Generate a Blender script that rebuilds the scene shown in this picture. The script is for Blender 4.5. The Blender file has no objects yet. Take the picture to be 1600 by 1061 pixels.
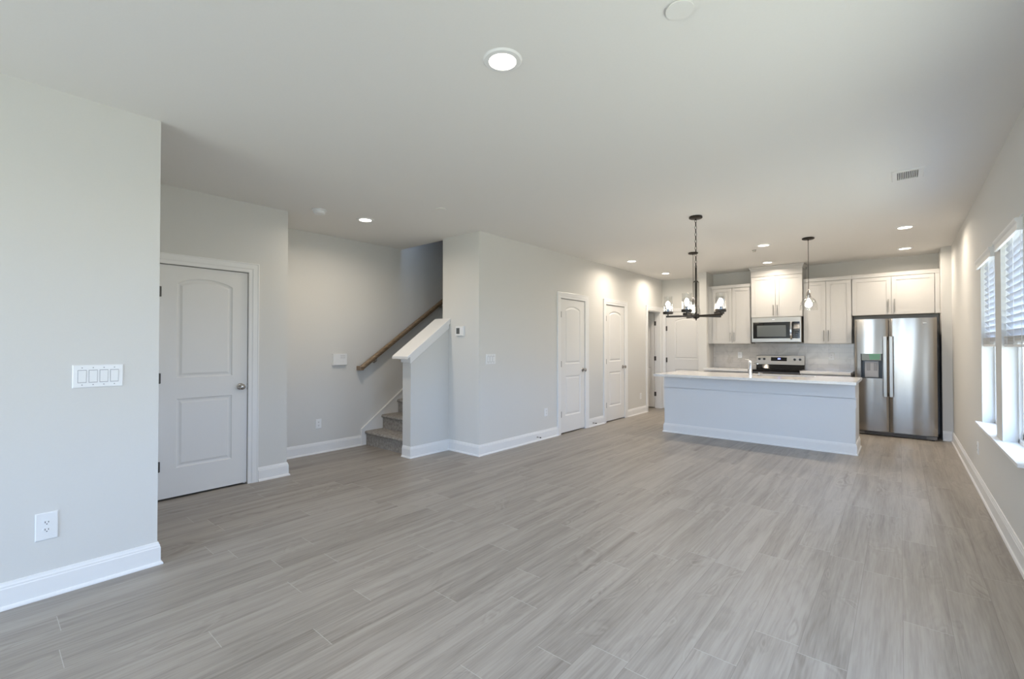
import bpy, bmesh, math
from mathutils import Vector, Matrix

# ------------------------------------------------------------------ camera, world, exposure
sc = bpy.context.scene
C = sc.collection
cam_d = bpy.data.cameras.new('camera')
cam_d.sensor_width = 36.0
cam_d.lens = 712.85 / 1600 * 36.0
cam_d.clip_start = 0.05
cam = bpy.data.objects.new('camera', cam_d)
C.objects.link(cam)
cam.location = (0, 0, 1.349)
cam.rotation_euler = (math.radians(90.679), 0, math.radians(40.40))
sc.camera = cam

DAY = 9.0
w = bpy.data.worlds.new('sky'); sc.world = w
w.use_nodes = True
nt = w.node_tree; nt.nodes.clear()
out = nt.nodes.new('ShaderNodeOutputWorld')
bg = nt.nodes.new('ShaderNodeBackground')
tc = nt.nodes.new('ShaderNodeTexCoord')
sx = nt.nodes.new('ShaderNodeSeparateXYZ')
rp = nt.nodes.new('ShaderNodeValToRGB')
rp.color_ramp.elements[0].position = 0.49; rp.color_ramp.elements[0].color = (0.46, 0.47, 0.42, 1)
rp.color_ramp.elements[1].position = 0.52; rp.color_ramp.elements[1].color = (0.47, 0.65, 1.0, 1)
mr = nt.nodes.new('ShaderNodeMapRange')
mr.inputs['From Min'].default_value = -1
nt.links.new(tc.outputs['Generated'], sx.inputs[0])
nt.links.new(sx.outputs['Z'], mr.inputs['Value'])
nt.links.new(mr.outputs[0], rp.inputs[0])
nt.links.new(rp.outputs[0], bg.inputs['Color'])
bg.inputs['Strength'].default_value = DAY
nt.links.new(bg.outputs[0], out.inputs[0])

sc.view_settings.view_transform = 'Standard'
sc.view_settings.look = 'None'
sc.view_settings.gamma = 1.0
sc.view_settings.exposure = 0.62
sc.view_settings.use_curve_mapping = False
try:
    sc.cycles.max_bounces = 12
    sc.cycles.diffuse_bounces = 6
    sc.cycles.sample_clamp_indirect = 4.0
    sc.cycles.caustics_reflective = False
    sc.cycles.caustics_refractive = False
except Exception:
    pass

def light(name, loc, rot, energy, color, parent=None, **kw):
    ld = bpy.data.lights.new(name, kw.pop('type', 'AREA'))
    ld.energy = energy; ld.color = color
    for k, v in kw.items():
        setattr(ld, k, v)
    o = bpy.data.objects.new(name, ld); C.objects.link(o)
    o.location = loc; o.rotation_euler = rot
    if parent: o.parent = parent
    return o

SKYC = (0.66, 0.80, 1.0)
WARM = (1.0, 0.87, 0.72)
# portals in the window openings: they guide the sampling of the sky, they give no light of their own
for c, a, b, rot in [((0.74, 5.465, 1.38), 1.50, 0.81, (0, math.radians(90), 0)), ((0.74, 4.40, 1.38), 1.50, 0.80, (0, math.radians(90), 0)),
                     ((0.74, 2.3, 1.38), 1.50, 0.80, (0, math.radians(90), 0)), ((0.74, 1.25, 1.38), 1.50, 0.80, (0, math.radians(90), 0)),
                     ((-1.45, -4.56, 1.25), 3.7, 2.4, (math.radians(-90), 0, math.radians(180)))]:
    o = light('sky_portal', c, rot, 1, (1, 1, 1), shape='RECTANGLE', size=a, size_y=b)
    o.data.cycles.is_portal = True
LAMP_W = 8.0

# ------------------------------------------------------------------ materials
MATS = {}
def mat(name, col, rough=0.5, metal=0.0, **kw):
    m = bpy.data.materials.new(name); m.use_nodes = True
    b = m.node_tree.nodes['Principled BSDF']
    b.inputs['Base Color'].default_value = (*col, 1)
    b.inputs['Roughness'].default_value = rough
    b.inputs['Metallic'].default_value = metal
    for k, v in kw.items():
        b.inputs[k.replace('_', ' ')].default_value = v
    MATS[name] = m
    return m
def nodes(m):
    return m.node_tree.nodes, m.node_tree.links, m.node_tree.nodes['Principled BSDF']
def add_noise(m, scale=(1, 1, 1), nscale=50, amount=0.04, bump=0.05, dist=0.002, rough_amt=0.0):
    N, L, b = nodes(m)
    t = N.new('ShaderNodeTexCoord'); mp = N.new('ShaderNodeMapping'); mp.inputs['Scale'].default_value = scale
    n = N.new('ShaderNodeTexNoise'); n.inputs['Scale'].default_value = nscale; n.inputs['Detail'].default_value = 3
    L.new(t.outputs['Object'], mp.inputs[0]); L.new(mp.outputs[0], n.inputs['Vector'])
    if amount:
        c = b.inputs['Base Color'].default_value[:3]
        mx = N.new('ShaderNodeMix'); mx.data_type = 'RGBA'
        mx.inputs[6].default_value = (*[x * (1 - amount) for x in c], 1)
        mx.inputs[7].default_value = (*[min(1, x * (1 + amount)) for x in c], 1)
        L.new(n.outputs['Fac'], mx.inputs[0]); L.new(mx.outputs[2], b.inputs['Base Color'])
    if bump:
        bp = N.new('ShaderNodeBump'); bp.inputs['Strength'].default_value = bump; bp.inputs['Distance'].default_value = dist
        L.new(n.outputs['Fac'], bp.inputs['Height']); L.new(bp.outputs[0], b.inputs['Normal'])
    if rough_amt:
        r = b.inputs['Roughness'].default_value
        mr = N.new('ShaderNodeMapRange'); mr.inputs['To Min'].default_value = r - rough_amt; mr.inputs['To Max'].default_value = r + rough_amt
        L.new(n.outputs['Fac'], mr.inputs[0]); L.new(mr.outputs[0], b.inputs['Roughness'])
    return m

M_wall = add_noise(mat('wall_paint', (0.66, 0.655, 0.635), 0.75), nscale=140, amount=0.015, bump=0.08, dist=0.001)
M_ceil = add_noise(mat('ceiling_paint', (0.80, 0.79, 0.77), 0.9), nscale=90, amount=0.015, bump=0.12, dist=0.0015)
M_trim = add_noise(mat('white_trim_paint', (0.80, 0.80, 0.80), 0.35), nscale=30, amount=0.01, bump=0.0)
M_door = add_noise(mat('white_door_paint', (0.76, 0.755, 0.745), 0.42), scale=(6, 6, 1), nscale=40, amount=0.01, bump=0.05, dist=0.0006)
M_island = add_noise(mat('pale_island_paint', (0.72, 0.735, 0.75), 0.5), nscale=60, amount=0.01, bump=0.02, dist=0.001)
M_cab = add_noise(mat('white_cabinet_paint', (0.56, 0.55, 0.535), 0.35), nscale=25, amount=0.01, bump=0)
M_plast = add_noise(mat('white_plastic', (0.80, 0.81, 0.82), 0.3), nscale=20, amount=0.01, bump=0)
M_dark = add_noise(mat('black_plastic', (0.012, 0.012, 0.012), 0.35), nscale=30, amount=0.1, bump=0)
M_slot = add_noise(mat('dark_slot', (0.02, 0.02, 0.022), 0.8), nscale=30, amount=0.1, bump=0)
M_grey = add_noise(mat('grey_plastic', (0.30, 0.30, 0.32), 0.4), nscale=30, amount=0.05, bump=0)
M_lcd = add_noise(mat('lcd_grey', (0.10, 0.11, 0.11), 0.2), nscale=30, amount=0.05, bump=0)
M_nickel = add_noise(mat('satin_nickel', (0.42, 0.40, 0.38), 0.28, 1.0), nscale=80, amount=0.05, bump=0, rough_amt=0.05)
M_hinge = add_noise(mat('dark_nickel_hinge', (0.10, 0.095, 0.09), 0.45, 0.6), nscale=80, amount=0.05, bump=0)
M_pull = add_noise(mat('brushed_pull', (0.45, 0.44, 0.42), 0.35, 1.0), nscale=80, amount=0.05, bump=0)
M_chrome = add_noise(mat('chrome', (0.85, 0.86, 0.88), 0.06, 1.0), nscale=20, amount=0.02, bump=0)
M_iron = add_noise(mat('bronze_iron', (0.045, 0.038, 0.032), 0.42, 0.7), nscale=60, amount=0.2, bump=0.05, dist=0.0005)
M_white_sheet = add_noise(mat('blind_white', (0.80, 0.80, 0.80), 0.5), scale=(1, 8, 60), nscale=8, amount=0.02, bump=0)
M_blackglass = add_noise(mat('black_glass', (0.008, 0.008, 0.009), 0.06), nscale=10, amount=0.1, bump=0)
M_green = add_noise(mat('green_patch', (0.06, 0.22, 0.07), 0.25), nscale=10, amount=0.15, bump=0)
M_graphite = add_noise(mat('graphite_case', (0.18, 0.165, 0.15), 0.45), nscale=60, amount=0.1, bump=0.05, dist=0.0005)

def brushed(name, col, rough, vertical=True, wave=0.0):
    m = mat(name, col, rough, 1.0)
    N, L, b = nodes(m)
    t = N.new('ShaderNodeTexCoord'); mp = N.new('ShaderNodeMapping')
    mp.inputs['Scale'].default_value = (300, 300, 2) if vertical else (2, 2, 300)
    n = N.new('ShaderNodeTexNoise'); n.inputs['Scale'].default_value = 1.0; n.inputs['Detail'].default_value = 2
    L.new(t.outputs['Object'], mp.inputs[0]); L.new(mp.outputs[0], n.inputs['Vector'])
    mr = N.new('ShaderNodeMapRange'); mr.inputs['To Min'].default_value = rough - 0.05; mr.inputs['To Max'].default_value = rough + 0.06
    L.new(n.outputs['Fac'], mr.inputs[0]); L.new(mr.outputs[0], b.inputs['Roughness'])
    b.inputs['Anisotropic'].default_value = 0.5
    if wave:
        mp2 = N.new('ShaderNodeMapping'); mp2.inputs['Scale'].default_value = (7.5, 1.0, 0.45)
        n2 = N.new('ShaderNodeTexNoise'); n2.inputs['Scale'].default_value = 1.0; n2.inputs['Detail'].default_value = 0
        L.new(t.outputs['Object'], mp2.inputs[0]); L.new(mp2.outputs[0], n2.inputs['Vector'])
        bp = N.new('ShaderNodeBump'); bp.inputs['Strength'].default_value = 1.0; bp.inputs['Distance'].default_value = wave
        L.new(n2.outputs['Fac'], bp.inputs['Height']); L.new(bp.outputs[0], b.inputs['Normal'])
    return m
M_steel = brushed('stainless_steel', (0.36, 0.335, 0.305), 0.22, False, 0.012)
M_steel2 = brushed('stainless_trim', (0.40, 0.38, 0.35), 0.34, False)

def emit(name, col, strength):
    m = bpy.data.materials.new(name); m.use_nodes = True
    N = m.node_tree.nodes; N.clear()
    o = N.new('ShaderNodeOutputMaterial'); e = N.new('ShaderNodeEmission')
    t = N.new('ShaderNodeTexCoord'); n = N.new('ShaderNodeTexNoise'); n.inputs['Scale'].default_value = 3
    mr = N.new('ShaderNodeMapRange'); mr.inputs['To Min'].default_value = strength * 0.97; mr.inputs['To Max'].default_value = strength * 1.03
    m.node_tree.links.new(t.outputs['Object'], n.inputs['Vector'])
    m.node_tree.links.new(n.outputs['Fac'], mr.inputs[0]); m.node_tree.links.new(mr.outputs[0], e.inputs['Strength'])
    e.inputs['Color'].default_value = (*col, 1)
    m.node_tree.links.new(e.outputs[0], o.inputs[0])
    return m
M_lens = emit('lit_lens', (1, 0.93, 0.80), 9)
M_bulb = emit('lit_bulb', (1, 0.87, 0.70), 42)
M_blue = emit('blue_digits', (0.25, 0.3, 1.0), 2.0)

def translucent_slat():
    m = mat('translucent_slat', (0.72, 0.73, 0.75), 0.5)
    N, L, b = nodes(m)
    o = [n for n in N if n.type == 'OUTPUT_MATERIAL'][0]
    t = N.new('ShaderNodeBsdfTranslucent'); t.inputs['Color'].default_value = (0.75, 0.77, 0.8, 1)
    tc_ = N.new('ShaderNodeTexCoord'); n = N.new('ShaderNodeTexNoise'); n.inputs['Scale'].default_value = 12
    mr = N.new('ShaderNodeMapRange'); mr.inputs['To Min'].default_value = 0.17; mr.inputs['To Max'].default_value = 0.23
    mx = N.new('ShaderNodeMixShader')
    L.new(tc_.outputs['Object'], n.inputs['Vector']); L.new(n.outputs['Fac'], mr.inputs[0]); L.new(mr.outputs[0], mx.inputs[0])
    L.new(b.outputs[0], mx.inputs[1]); L.new(t.outputs[0], mx.inputs[2]); L.new(mx.outputs[0], o.inputs[0])
    return m
M_slat = translucent_slat()

def thin_glass(name, tint, ior=1.45, extra=0.0):
    m = bpy.data.materials.new(name); m.use_nodes = True
    N, L = m.node_tree.nodes, m.node_tree.links; N.clear()
    o = N.new('ShaderNodeOutputMaterial'); tr = N.new('ShaderNodeBsdfTransparent'); g = N.new('ShaderNodeBsdfGlossy')
    f = N.new('ShaderNodeLayerWeight'); f.inputs['Blend'].default_value = 0.5
    pw = N.new('ShaderNodeMath'); pw.operation = 'POWER'; pw.inputs[1].default_value = 4.0
    ad = N.new('ShaderNodeMath'); ad.operation = 'MULTIPLY_ADD'; ad.inputs[1].default_value = 0.6; ad.inputs[2].default_value = 0.03 + extra; ad.use_clamp = True
    mx = N.new('ShaderNodeMixShader')
    t = N.new('ShaderNodeTexCoord'); n = N.new('ShaderNodeTexNoise'); n.inputs['Scale'].default_value = 30
    mr = N.new('ShaderNodeMapRange'); mr.inputs['To Min'].default_value = 0.02; mr.inputs['To Max'].default_value = 0.06
    L.new(t.outputs['Object'], n.inputs['Vector']); L.new(n.outputs['Fac'], mr.inputs[0]); L.new(mr.outputs[0], g.inputs['Roughness'])
    tr.inputs['Color'].default_value = (*tint, 1)
    L.new(f.outputs['Facing'], pw.inputs[0]); L.new(pw.outputs[0], ad.inputs[0]); L.new(ad.outputs[0], mx.inputs[0])
    L.new(tr.outputs[0], mx.inputs[1]); L.new(g.outputs[0], mx.inputs[2]); L.new(mx.outputs[0], o.inputs[0])
    return m
M_pane = thin_glass('window_glass', (0.97, 0.99, 0.98))
M_glass = thin_glass('clear_shade_glass', (0.985, 0.985, 0.98), 1.5, 0.09)

# vinyl plank floor: planks run along Y
def plank_floor():
    m = mat('vinyl_plank_floor', (0.35, 0.33, 0.31), 0.4)
    N, L, b = nodes(m)
    def math_(op, a, c=None, v=None):
        n = N.new('ShaderNodeMath'); n.operation = op
        L.new(a, n.inputs[0])
        if c is not None: L.new(c, n.inputs[1])
        if v is not None: n.inputs[1].default_value = v
        return n.outputs[0]
    t = N.new('ShaderNodeTexCoord'); s = N.new('ShaderNodeSeparateXYZ'); L.new(t.outputs['Object'], s.inputs[0])
    PW, PL = 0.178, 1.22
    xr = math_('DIVIDE', s.outputs['X'], v=PW); row = math_('FLOOR', xr); fx = math_('FRACT', xr)
    wn = N.new('ShaderNodeTexWhiteNoise'); wn.noise_dimensions = '1D'; L.new(row, wn.inputs['W'])
    yr = math_('ADD', math_('DIVIDE', s.outputs['Y'], v=PL), wn.outputs['Value'])
    colm = math_('FLOOR', yr); fy = math_('FRACT', yr)
    cb = N.new('ShaderNodeCombineXYZ'); L.new(row, cb.inputs[0]); L.new(colm, cb.inputs[1])
    wn2 = N.new('ShaderNodeTexWhiteNoise'); wn2.noise_dimensions = '3D'; L.new(cb.outputs[0], wn2.inputs['Vector'])
    # grain coordinates, shifted per plank
    off = N.new('ShaderNodeVectorMath'); off.operation = 'SCALE'; off.inputs['Scale'].default_value = 40
    L.new(wn2.outputs['Color'], off.inputs[0])
    ad = N.new('ShaderNodeVectorMath'); ad.operation = 'ADD'; L.new(t.outputs['Object'], ad.inputs[0]); L.new(off.outputs[0], ad.inputs[1])
    def noise(scale3, sc_, det, dist=0.0, rgh=0.5):
        mp = N.new('ShaderNodeMapping'); mp.inputs['Scale'].default_value = scale3
        n = N.new('ShaderNodeTexNoise'); n.inputs['Scale'].default_value = sc_; n.inputs['Detail'].default_value = det
        n.inputs['Distortion'].default_value = dist; n.inputs['Roughness'].default_value = rgh
        L.new(ad.outputs[0], mp.inputs[0]); L.new(mp.outputs[0], n.inputs['Vector'])
        return n.outputs['Fac']
    g1 = noise((15, 0.75, 1), 1.0, 4, 0.8)      # broad streaks
    g2 = noise((110, 5, 1), 1.0, 4, 0.3)      # fine grain
    g3 = noise((5, 1.6, 1), 1.0, 2, 1.2)      # cathedrals / knots
    # cathedral rings
    rings = math_('SINE', math_('MULTIPLY', g3, v=70))
    rmask = N.new('ShaderNodeMapRange'); rmask.inputs['From Min'].default_value = 0.52; rmask.inputs['From Max'].default_value = 0.75
    L.new(g3, rmask.inputs[0])
    ringv = math_('MULTIPLY', rings, rmask.outputs[0])
    v = math_('MULTIPLY', g1, v=0.52)
    v = math_('ADD', v, math_('MULTIPLY', g2, v=0.34))
    v = math_('ADD', v, math_('MULTIPLY', wn2.outputs['Value'], v=0.09))
    v = math_('ADD', v, math_('MULTIPLY', ringv, v=0.08))
    rp = N.new('ShaderNodeValToRGB'); cr = rp.color_ramp
    cr.elements[0].position = 0.24; cr.elements[0].color = (0.15, 0.132, 0.115, 1)
    cr.elements[1].position = 0.84; cr.elements[1].color = (0.43, 0.40, 0.362, 1)
    e = cr.elements.new(0.38); e.color = (0.25, 0.225, 0.198, 1)
    e = cr.elements.new(0.55); e.color = (0.345, 0.315, 0.28, 1)
    L.new(v, rp.inputs[0])
    # seams: dark along the sides, light across the ends
    def edge(fr, wd):
        n = N.new('ShaderNodeMath'); n.operation = 'PINGPONG'; L.new(fr, n.inputs[0]); n.inputs[1].default_value = 0.5
        return math_('LESS_THAN', n.outputs[0], v=wd)
    ex = edge(fx, 0.007); ey = edge(fy, 0.0013)
    m1 = N.new('ShaderNodeMix'); m1.data_type = 'RGBA'; m1.inputs[7].default_value = (0.16, 0.14, 0.125, 1)
    L.new(math_('MULTIPLY', ex, v=0.55), m1.inputs[0]); L.new(rp.outputs[0], m1.inputs[6])
    m2 = N.new('ShaderNodeMix'); m2.data_type = 'RGBA'; m2.inputs[7].default_value = (0.50, 0.48, 0.45, 1)
    L.new(math_('MULTIPLY', ey, v=0.6), m2.inputs[0]); L.new(m1.outputs[2], m2.inputs[6])
    L.new(m2.outputs[2], b.inputs['Base Color'])
    mr = N.new('ShaderNodeMapRange'); mr.inputs['To Min'].default_value = 0.34; mr.inputs['To Max'].default_value = 0.50
    L.new(g2, mr.inputs[0]); L.new(mr.outputs[0], b.inputs['Roughness'])
    bp = N.new('ShaderNodeBump'); bp.inputs['Strength'].default_value = 0.12; bp.inputs['Distance'].default_value = 0.001
    hh = math_('SUBTRACT', g2, ex)
    L.new(hh, bp.inputs['Height']); L.new(bp.outputs[0], b.inputs['Normal'])
    return m
M_floor = plank_floor()

def quartz():
    m = mat('white_quartz', (0.78, 0.77, 0.76), 0.10)
    N, L, b = nodes(m)
    t = N.new('ShaderNodeTexCoord'); n = N.new('ShaderNodeTexNoise'); n.inputs['Scale'].default_value = 160; n.inputs['Detail'].default_value = 4
    L.new(t.outputs['Object'], n.inputs['Vector'])
    rp = N.new('ShaderNodeValToRGB'); rp.color_ramp.elements[0].position = 0.3; rp.color_ramp.elements[0].color = (0.72, 0.705, 0.68, 1)
    rp.color_ramp.elements[1].position = 0.5; rp.color_ramp.elements[1].color = (0.80, 0.79, 0.78, 1)
    L.new(n.outputs['Fac'], rp.inputs[0]); L.new(rp.outputs[0], b.inputs['Base Color'])
    return m
M_quartz = quartz()

def marble_tile():
    m = mat('marble_subway_tile', (0.55, 0.53, 0.51), 0.18)
    N, L, b = nodes(m)
    t = N.new('ShaderNodeTexCoord')
    mp = N.new('ShaderNodeMapping'); mp.inputs['Rotation'].default_value = (math.radians(90), 0, 0)
    L.new(t.outputs['Object'], mp.inputs[0])
    br = N.new('ShaderNodeTexBrick'); br.inputs['Scale'].default_value = 1
    br.inputs['Brick Width'].default_value = 0.305; br.inputs['Row Height'].default_value = 0.1
    br.inputs['Mortar Size'].default_value = 0.0015; br.inputs['Color1'].default_value = (0.58, 0.555, 0.52, 1)
    br.inputs['Color2'].default_value = (0.64, 0.61, 0.575, 1); br.inputs['Mortar'].default_value = (0.45, 0.44, 0.42, 1)
    L.new(mp.outputs[0], br.inputs['Vector'])
    n = N.new('ShaderNodeTexNoise'); n.inputs['Scale'].default_value = 5; n.inputs['Detail'].default_value = 6; n.inputs['Distortion'].default_value = 1.5
    L.new(t.outputs['Object'], n.inputs['Vector'])
    rp = N.new('ShaderNodeValToRGB'); rp.color_ramp.elements[0].position = 0.36; rp.color_ramp.elements[0].color = (0.87, 0.865, 0.86, 1)
    rp.color_ramp.elements[1].position = 0.5; rp.color_ramp.elements[1].color = (1, 1, 1, 1)
    L.new(n.outputs['Fac'], rp.inputs[0])
    mx = N.new('ShaderNodeMix'); mx.data_type = 'RGBA'; mx.blend_type = 'MULTIPLY'; mx.inputs[0].default_value = 1
    L.new(br.outputs['Color'], mx.inputs[6]); L.new(rp.outputs[0], mx.inputs[7]); L.new(mx.outputs[2], b.inputs['Base Color'])
    bp = N.new('ShaderNodeBump'); bp.inputs['Strength'].default_value = 0.3; bp.inputs['Distance'].default_value = 0.001; bp.invert = True
    L.new(br.outputs['Fac'], bp.inputs['Height']); L.new(bp.outputs[0], b.inputs['Normal'])
    return m
M_tile = marble_tile()

def carpet():
    m = mat('grey_carpet', (0.30, 0.29, 0.27), 0.95)
    N, L, b = nodes(m)
    t = N.new('ShaderNodeTexCoord')
    n = N.new('ShaderNodeTexNoise'); n.inputs['Scale'].default_value = 140; n.inputs['Detail'].default_value = 4
    n2 = N.new('ShaderNodeTexNoise'); n2.inputs['Scale'].default_value = 28; n2.inputs['Detail'].default_value = 3
    for k in (n, n2): L.new(t.outputs['Object'], k.inputs['Vector'])
    ad = N.new('ShaderNodeMath'); ad.operation = 'ADD'; L.new(n.outputs['Fac'], ad.inputs[0]); L.new(n2.outputs['Fac'], ad.inputs[1])
    rp = N.new('ShaderNodeValToRGB'); rp.color_ramp.elements[0].position = 0.35; rp.color_ramp.elements[0].color = (0.20, 0.19, 0.175, 1)
    rp.color_ramp.elements[1].position = 0.65; rp.color_ramp.elements[1].color = (0.46, 0.43, 0.40, 1)
    hf = N.new('ShaderNodeMath'); hf.operation = 'MULTIPLY'; hf.inputs[1].default_value = 0.5
    L.new(ad.outputs[0], hf.inputs[0]); L.new(hf.outputs[0], rp.inputs[0]); L.new(rp.outputs[0], b.inputs['Base Color'])
    bp = N.new('ShaderNodeBump'); bp.inputs['Strength'].default_value = 0.9; bp.inputs['Distance'].default_value = 0.006
    L.new(n.outputs['Fac'], bp.inputs['Height']); L.new(bp.outputs[0], b.inputs['Normal'])
    return m
M_carpet = carpet()

def wood():
    m = mat('stained_oak', (0.17, 0.11, 0.06), 0.35)
    N, L, b = nodes(m)
    t = N.new('ShaderNodeTexCoord'); mp = N.new('ShaderNodeMapping'); mp.inputs['Scale'].default_value = (60, 3, 60); mp.inputs['Rotation'].default_value = (math.radians(-36), 0, 0)
    n = N.new('ShaderNodeTexNoise'); n.inputs['Scale'].default_value = 1; n.inputs['Detail'].default_value = 4
    L.new(t.outputs['Object'], mp.inputs[0]); L.new(mp.outputs[0], n.inputs['Vector'])
    rp = N.new('ShaderNodeValToRGB'); rp.color_ramp.elements[0].position = 0.3; rp.color_ramp.elements[0].color = (0.15, 0.10, 0.062, 1)
    rp.color_ramp.elements[1].position = 0.7; rp.color_ramp.elements[1].color = (0.34, 0.25, 0.16, 1)
    L.new(n.outputs['Fac'], rp.inputs[0]); L.new(rp.outputs[0], b.inputs['Base Color'])
    return m
M_wood = wood()

# ------------------------------------------------------------------ mesh helpers
class MB:
    """collects shapes in world coordinates; build() links them as one mesh object"""
    def __init__(s): s.bm = bmesh.new()
    def box(s, x0, x1, y0, y1, z0, z1):
        P = [s.bm.verts.new((x, y, z)) for x in (x0, x1) for y in (y0, y1) for z in (z0, z1)]
        for f in ((0, 1, 3, 2), (4, 6, 7, 5), (0, 4, 5, 1), (2, 3, 7, 6), (0, 2, 6, 4), (1, 5, 7, 3)):
            s.bm.faces.new([P[i] for i in f])
        return s
    def loft(s, rings, cap0=True, cap1=True, closed=True):
        V = [[s.bm.verts.new(p) for p in r] for r in rings]
        n = len(V[0])
        for a, b in zip(V[:-1], V[1:]):
            for i in range(n if closed else n - 1):
                j = (i + 1) % n
                s.bm.faces.new((a[i], a[j], b[j], b[i]))
        if cap0: s.bm.faces.new(V[0][::-1])
        if cap1: s.bm.faces.new(V[-1])
        return s
    def cyl(s, p0, p1, r0, r1=None, seg=20, caps=True):
        p0, p1 = Vector(p0), Vector(p1); r1 = r0 if r1 is None else r1
        d = (p1 - p0).normalized(); u = d.orthogonal().normalized(); v = d.cross(u)
        ring = lambda p, r: [p + u * (r * math.cos(2 * math.pi * i / seg)) + v * (r * math.sin(2 * math.pi * i / seg)) for i in range(seg)]
        return s.loft([ring(p0, r0), ring(p1, r1)], caps, caps)
    def lathe(s, c, prof, axis='Z', seg=28, cap=True):
        """prof: list of (radius, height along axis); c is the base point"""
        c = Vector(c); ax = {'X': (0, 1, 2), 'Y': (1, 2, 0), 'Z': (2, 0, 1)}[axis]
        rings = []
        for r, h in prof:
            ring = []
            for i in range(seg):
                a = 2 * math.pi * i / seg; p = [0, 0, 0]
                p[ax[0]] = h; p[ax[1]] = r * math.cos(a); p[ax[2]] = r * math.sin(a)
                ring.append(c + Vector(p))
            rings.append(ring)
        return s.loft(rings, cap, cap)
    def prism(s, pts, ax, a, b):
        """polygon pts (in the plane across axis ax) from a to b along ax"""
        def P(q, h):
            if ax == 'X': return (h, q[0], q[1])
            if ax == 'Y': return (q[0], h, q[1])
            return (q[0], q[1], h)
        return s.loft([[P(q, a) for q in pts], [P(q, b) for q in pts]])
    def sweep(s, path, prof, mapf, closed=False):
        """mitred sweep in a plane: prof = (offset to the left of the path, height out of plane)"""
        n = len(path); pts = [Vector(p) for p in path]; rings = []
        for i in range(n):
            d0 = (pts[i] - pts[i - 1]).normalized() if (i > 0 or closed) else None
            d1 = (pts[(i + 1) % n] - pts[i]).normalized() if (i < n - 1 or closed) else None
            d0 = d0 or d1; d1 = d1 or d0
            n0 = Vector((-d0.y, d0.x)); n1 = Vector((-d1.y, d1.x))
            m = (n0 + n1).normalized(); m = m / max(0.2, m.dot(n0))
            rings.append([mapf(pts[i].x + m.x * o, pts[i].y + m.y * o, h) for o, h in prof])
        if closed: rings.append(rings[0])
        return s.loft(rings, not closed, not closed)
    def torus(s, c, R, r, nrm=(0, 0, 1), seg=28, sub=8, scale=(1, 1)):
        c = Vector(c); nz = Vector(nrm).normalized(); u = nz.orthogonal().normalized(); v = nz.cross(u)
        if abs(nz.z) < 0.9: v = Vector((0, 0, 1)); u = v.cross(nz).normalized()
        rings = []
        for i in range(seg + 1):
            a = 2 * math.pi * i / seg
            d = u * math.cos(a) * scale[0] + v * math.sin(a) * scale[1]
            dn = d.normalized()
            rings.append([c + d * R + dn * (r * math.cos(2 * math.pi * k / sub)) + nz * (r * math.sin(2 * math.pi * k / sub)) for k in range(sub)])
        return s.loft(rings, False, False)
    def sphere(s, c, r, sz=1.0, seg=20):
        prof = [(max(1e-4, r * math.sin(math.pi * i / 12)), -r * sz * math.cos(math.pi * i / 12)) for i in range(13)]
        return s.lathe(c, prof, 'Z', seg)
    def build(s, name, m, parent=None, smooth=False, bevel=0.0, loc=None, bseg=2):
        root = parent
        while root is not None and root.parent is not None: root = root.parent
        org = Vector(loc) if loc is not None else (root.location.copy() if root is not None else None)
        bmesh.ops.remove_doubles(s.bm, verts=s.bm.verts[:], dist=1e-5)
        bmesh.ops.recalc_face_normals(s.bm, faces=s.bm.faces[:])
        if org is None:
            co = [v.co for v in s.bm.verts]
            org = Vector(((min(c.x for c in co) + max(c.x for c in co)) / 2, (min(c.y for c in co) + max(c.y for c in co)) / 2, min(c.z for c in co)))
        bmesh.ops.translate(s.bm, verts=s.bm.verts[:], vec=-org)
        me = bpy.data.meshes.new(name); s.bm.to_mesh(me); s.bm.free()
        me.materials.append(m)
        o = bpy.data.objects.new(name, me); C.objects.link(o)
        if parent is not None:
            o.parent = parent
        else:
            o.location = org
        if smooth:
            for p in me.polygons: p.use_smooth = True
            try: me.set_sharp_from_angle(angle=math.radians(38))
            except Exception: pass
        if bevel:
            b = o.modifiers.new('bevel', 'BEVEL'); b.width = bevel; b.segments = bseg; b.limit_method = 'ANGLE'; b.angle_limit = math.radians(40)
            b.harden_normals = False
        return o
def box(name, x0, x1, y0, y1, z0, z1, m, parent=None, bevel=0.0):
    return MB().box(x0, x1, y0, y1, z0, z1).build(name, m, parent, bevel=bevel)
def tag(o, label=None, cat=None, group=None, kind=None):
    if label: o['label'] = label
    if cat: o['category'] = cat
    if group: o['group'] = group
    if kind: o['kind'] = kind
    return o
def thing(name, loc, label, cat, group=None, kind=None):
    o = bpy.data.objects.new(name, None); C.objects.link(o); o.location = loc; o.empty_display_size = 0.1
    return tag(o, label, cat, group, kind)
def struct(o, label, cat): return tag(o, label, cat, kind='structure')
def copy_tree(o, loc=None, parent=None):
    c = o.copy(); C.objects.link(c)
    if parent: c.parent = parent
    if loc is not None: c.location = loc
    for ch in list(o.children): copy_tree(ch, parent=c)
    return c

# ------------------------------------------------------------------ key coordinates
H = 2.74
XA, YA = -3.496, 0.735          # near left wall and where it ends
XB, YB = -4.849, 2.097          # wall with the first door
XC = -5.533                     # stair wall
YD, XE = 3.96, -3.896           # stub wall, pantry wall
XK = -4.448                     # room face of the knee wall
YE = 9.57                       # far entry wall
XR = 0.556                      # window wall
YK = 9.43                       # kitchen back wall
XP0, XP1, YP = -2.955, -2.805, 9.006   # partition left of kitchen
XS, YS = 0.447, 8.858           # stub right of the fridge
Y0 = -4.4                       # wall behind the camera

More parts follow.
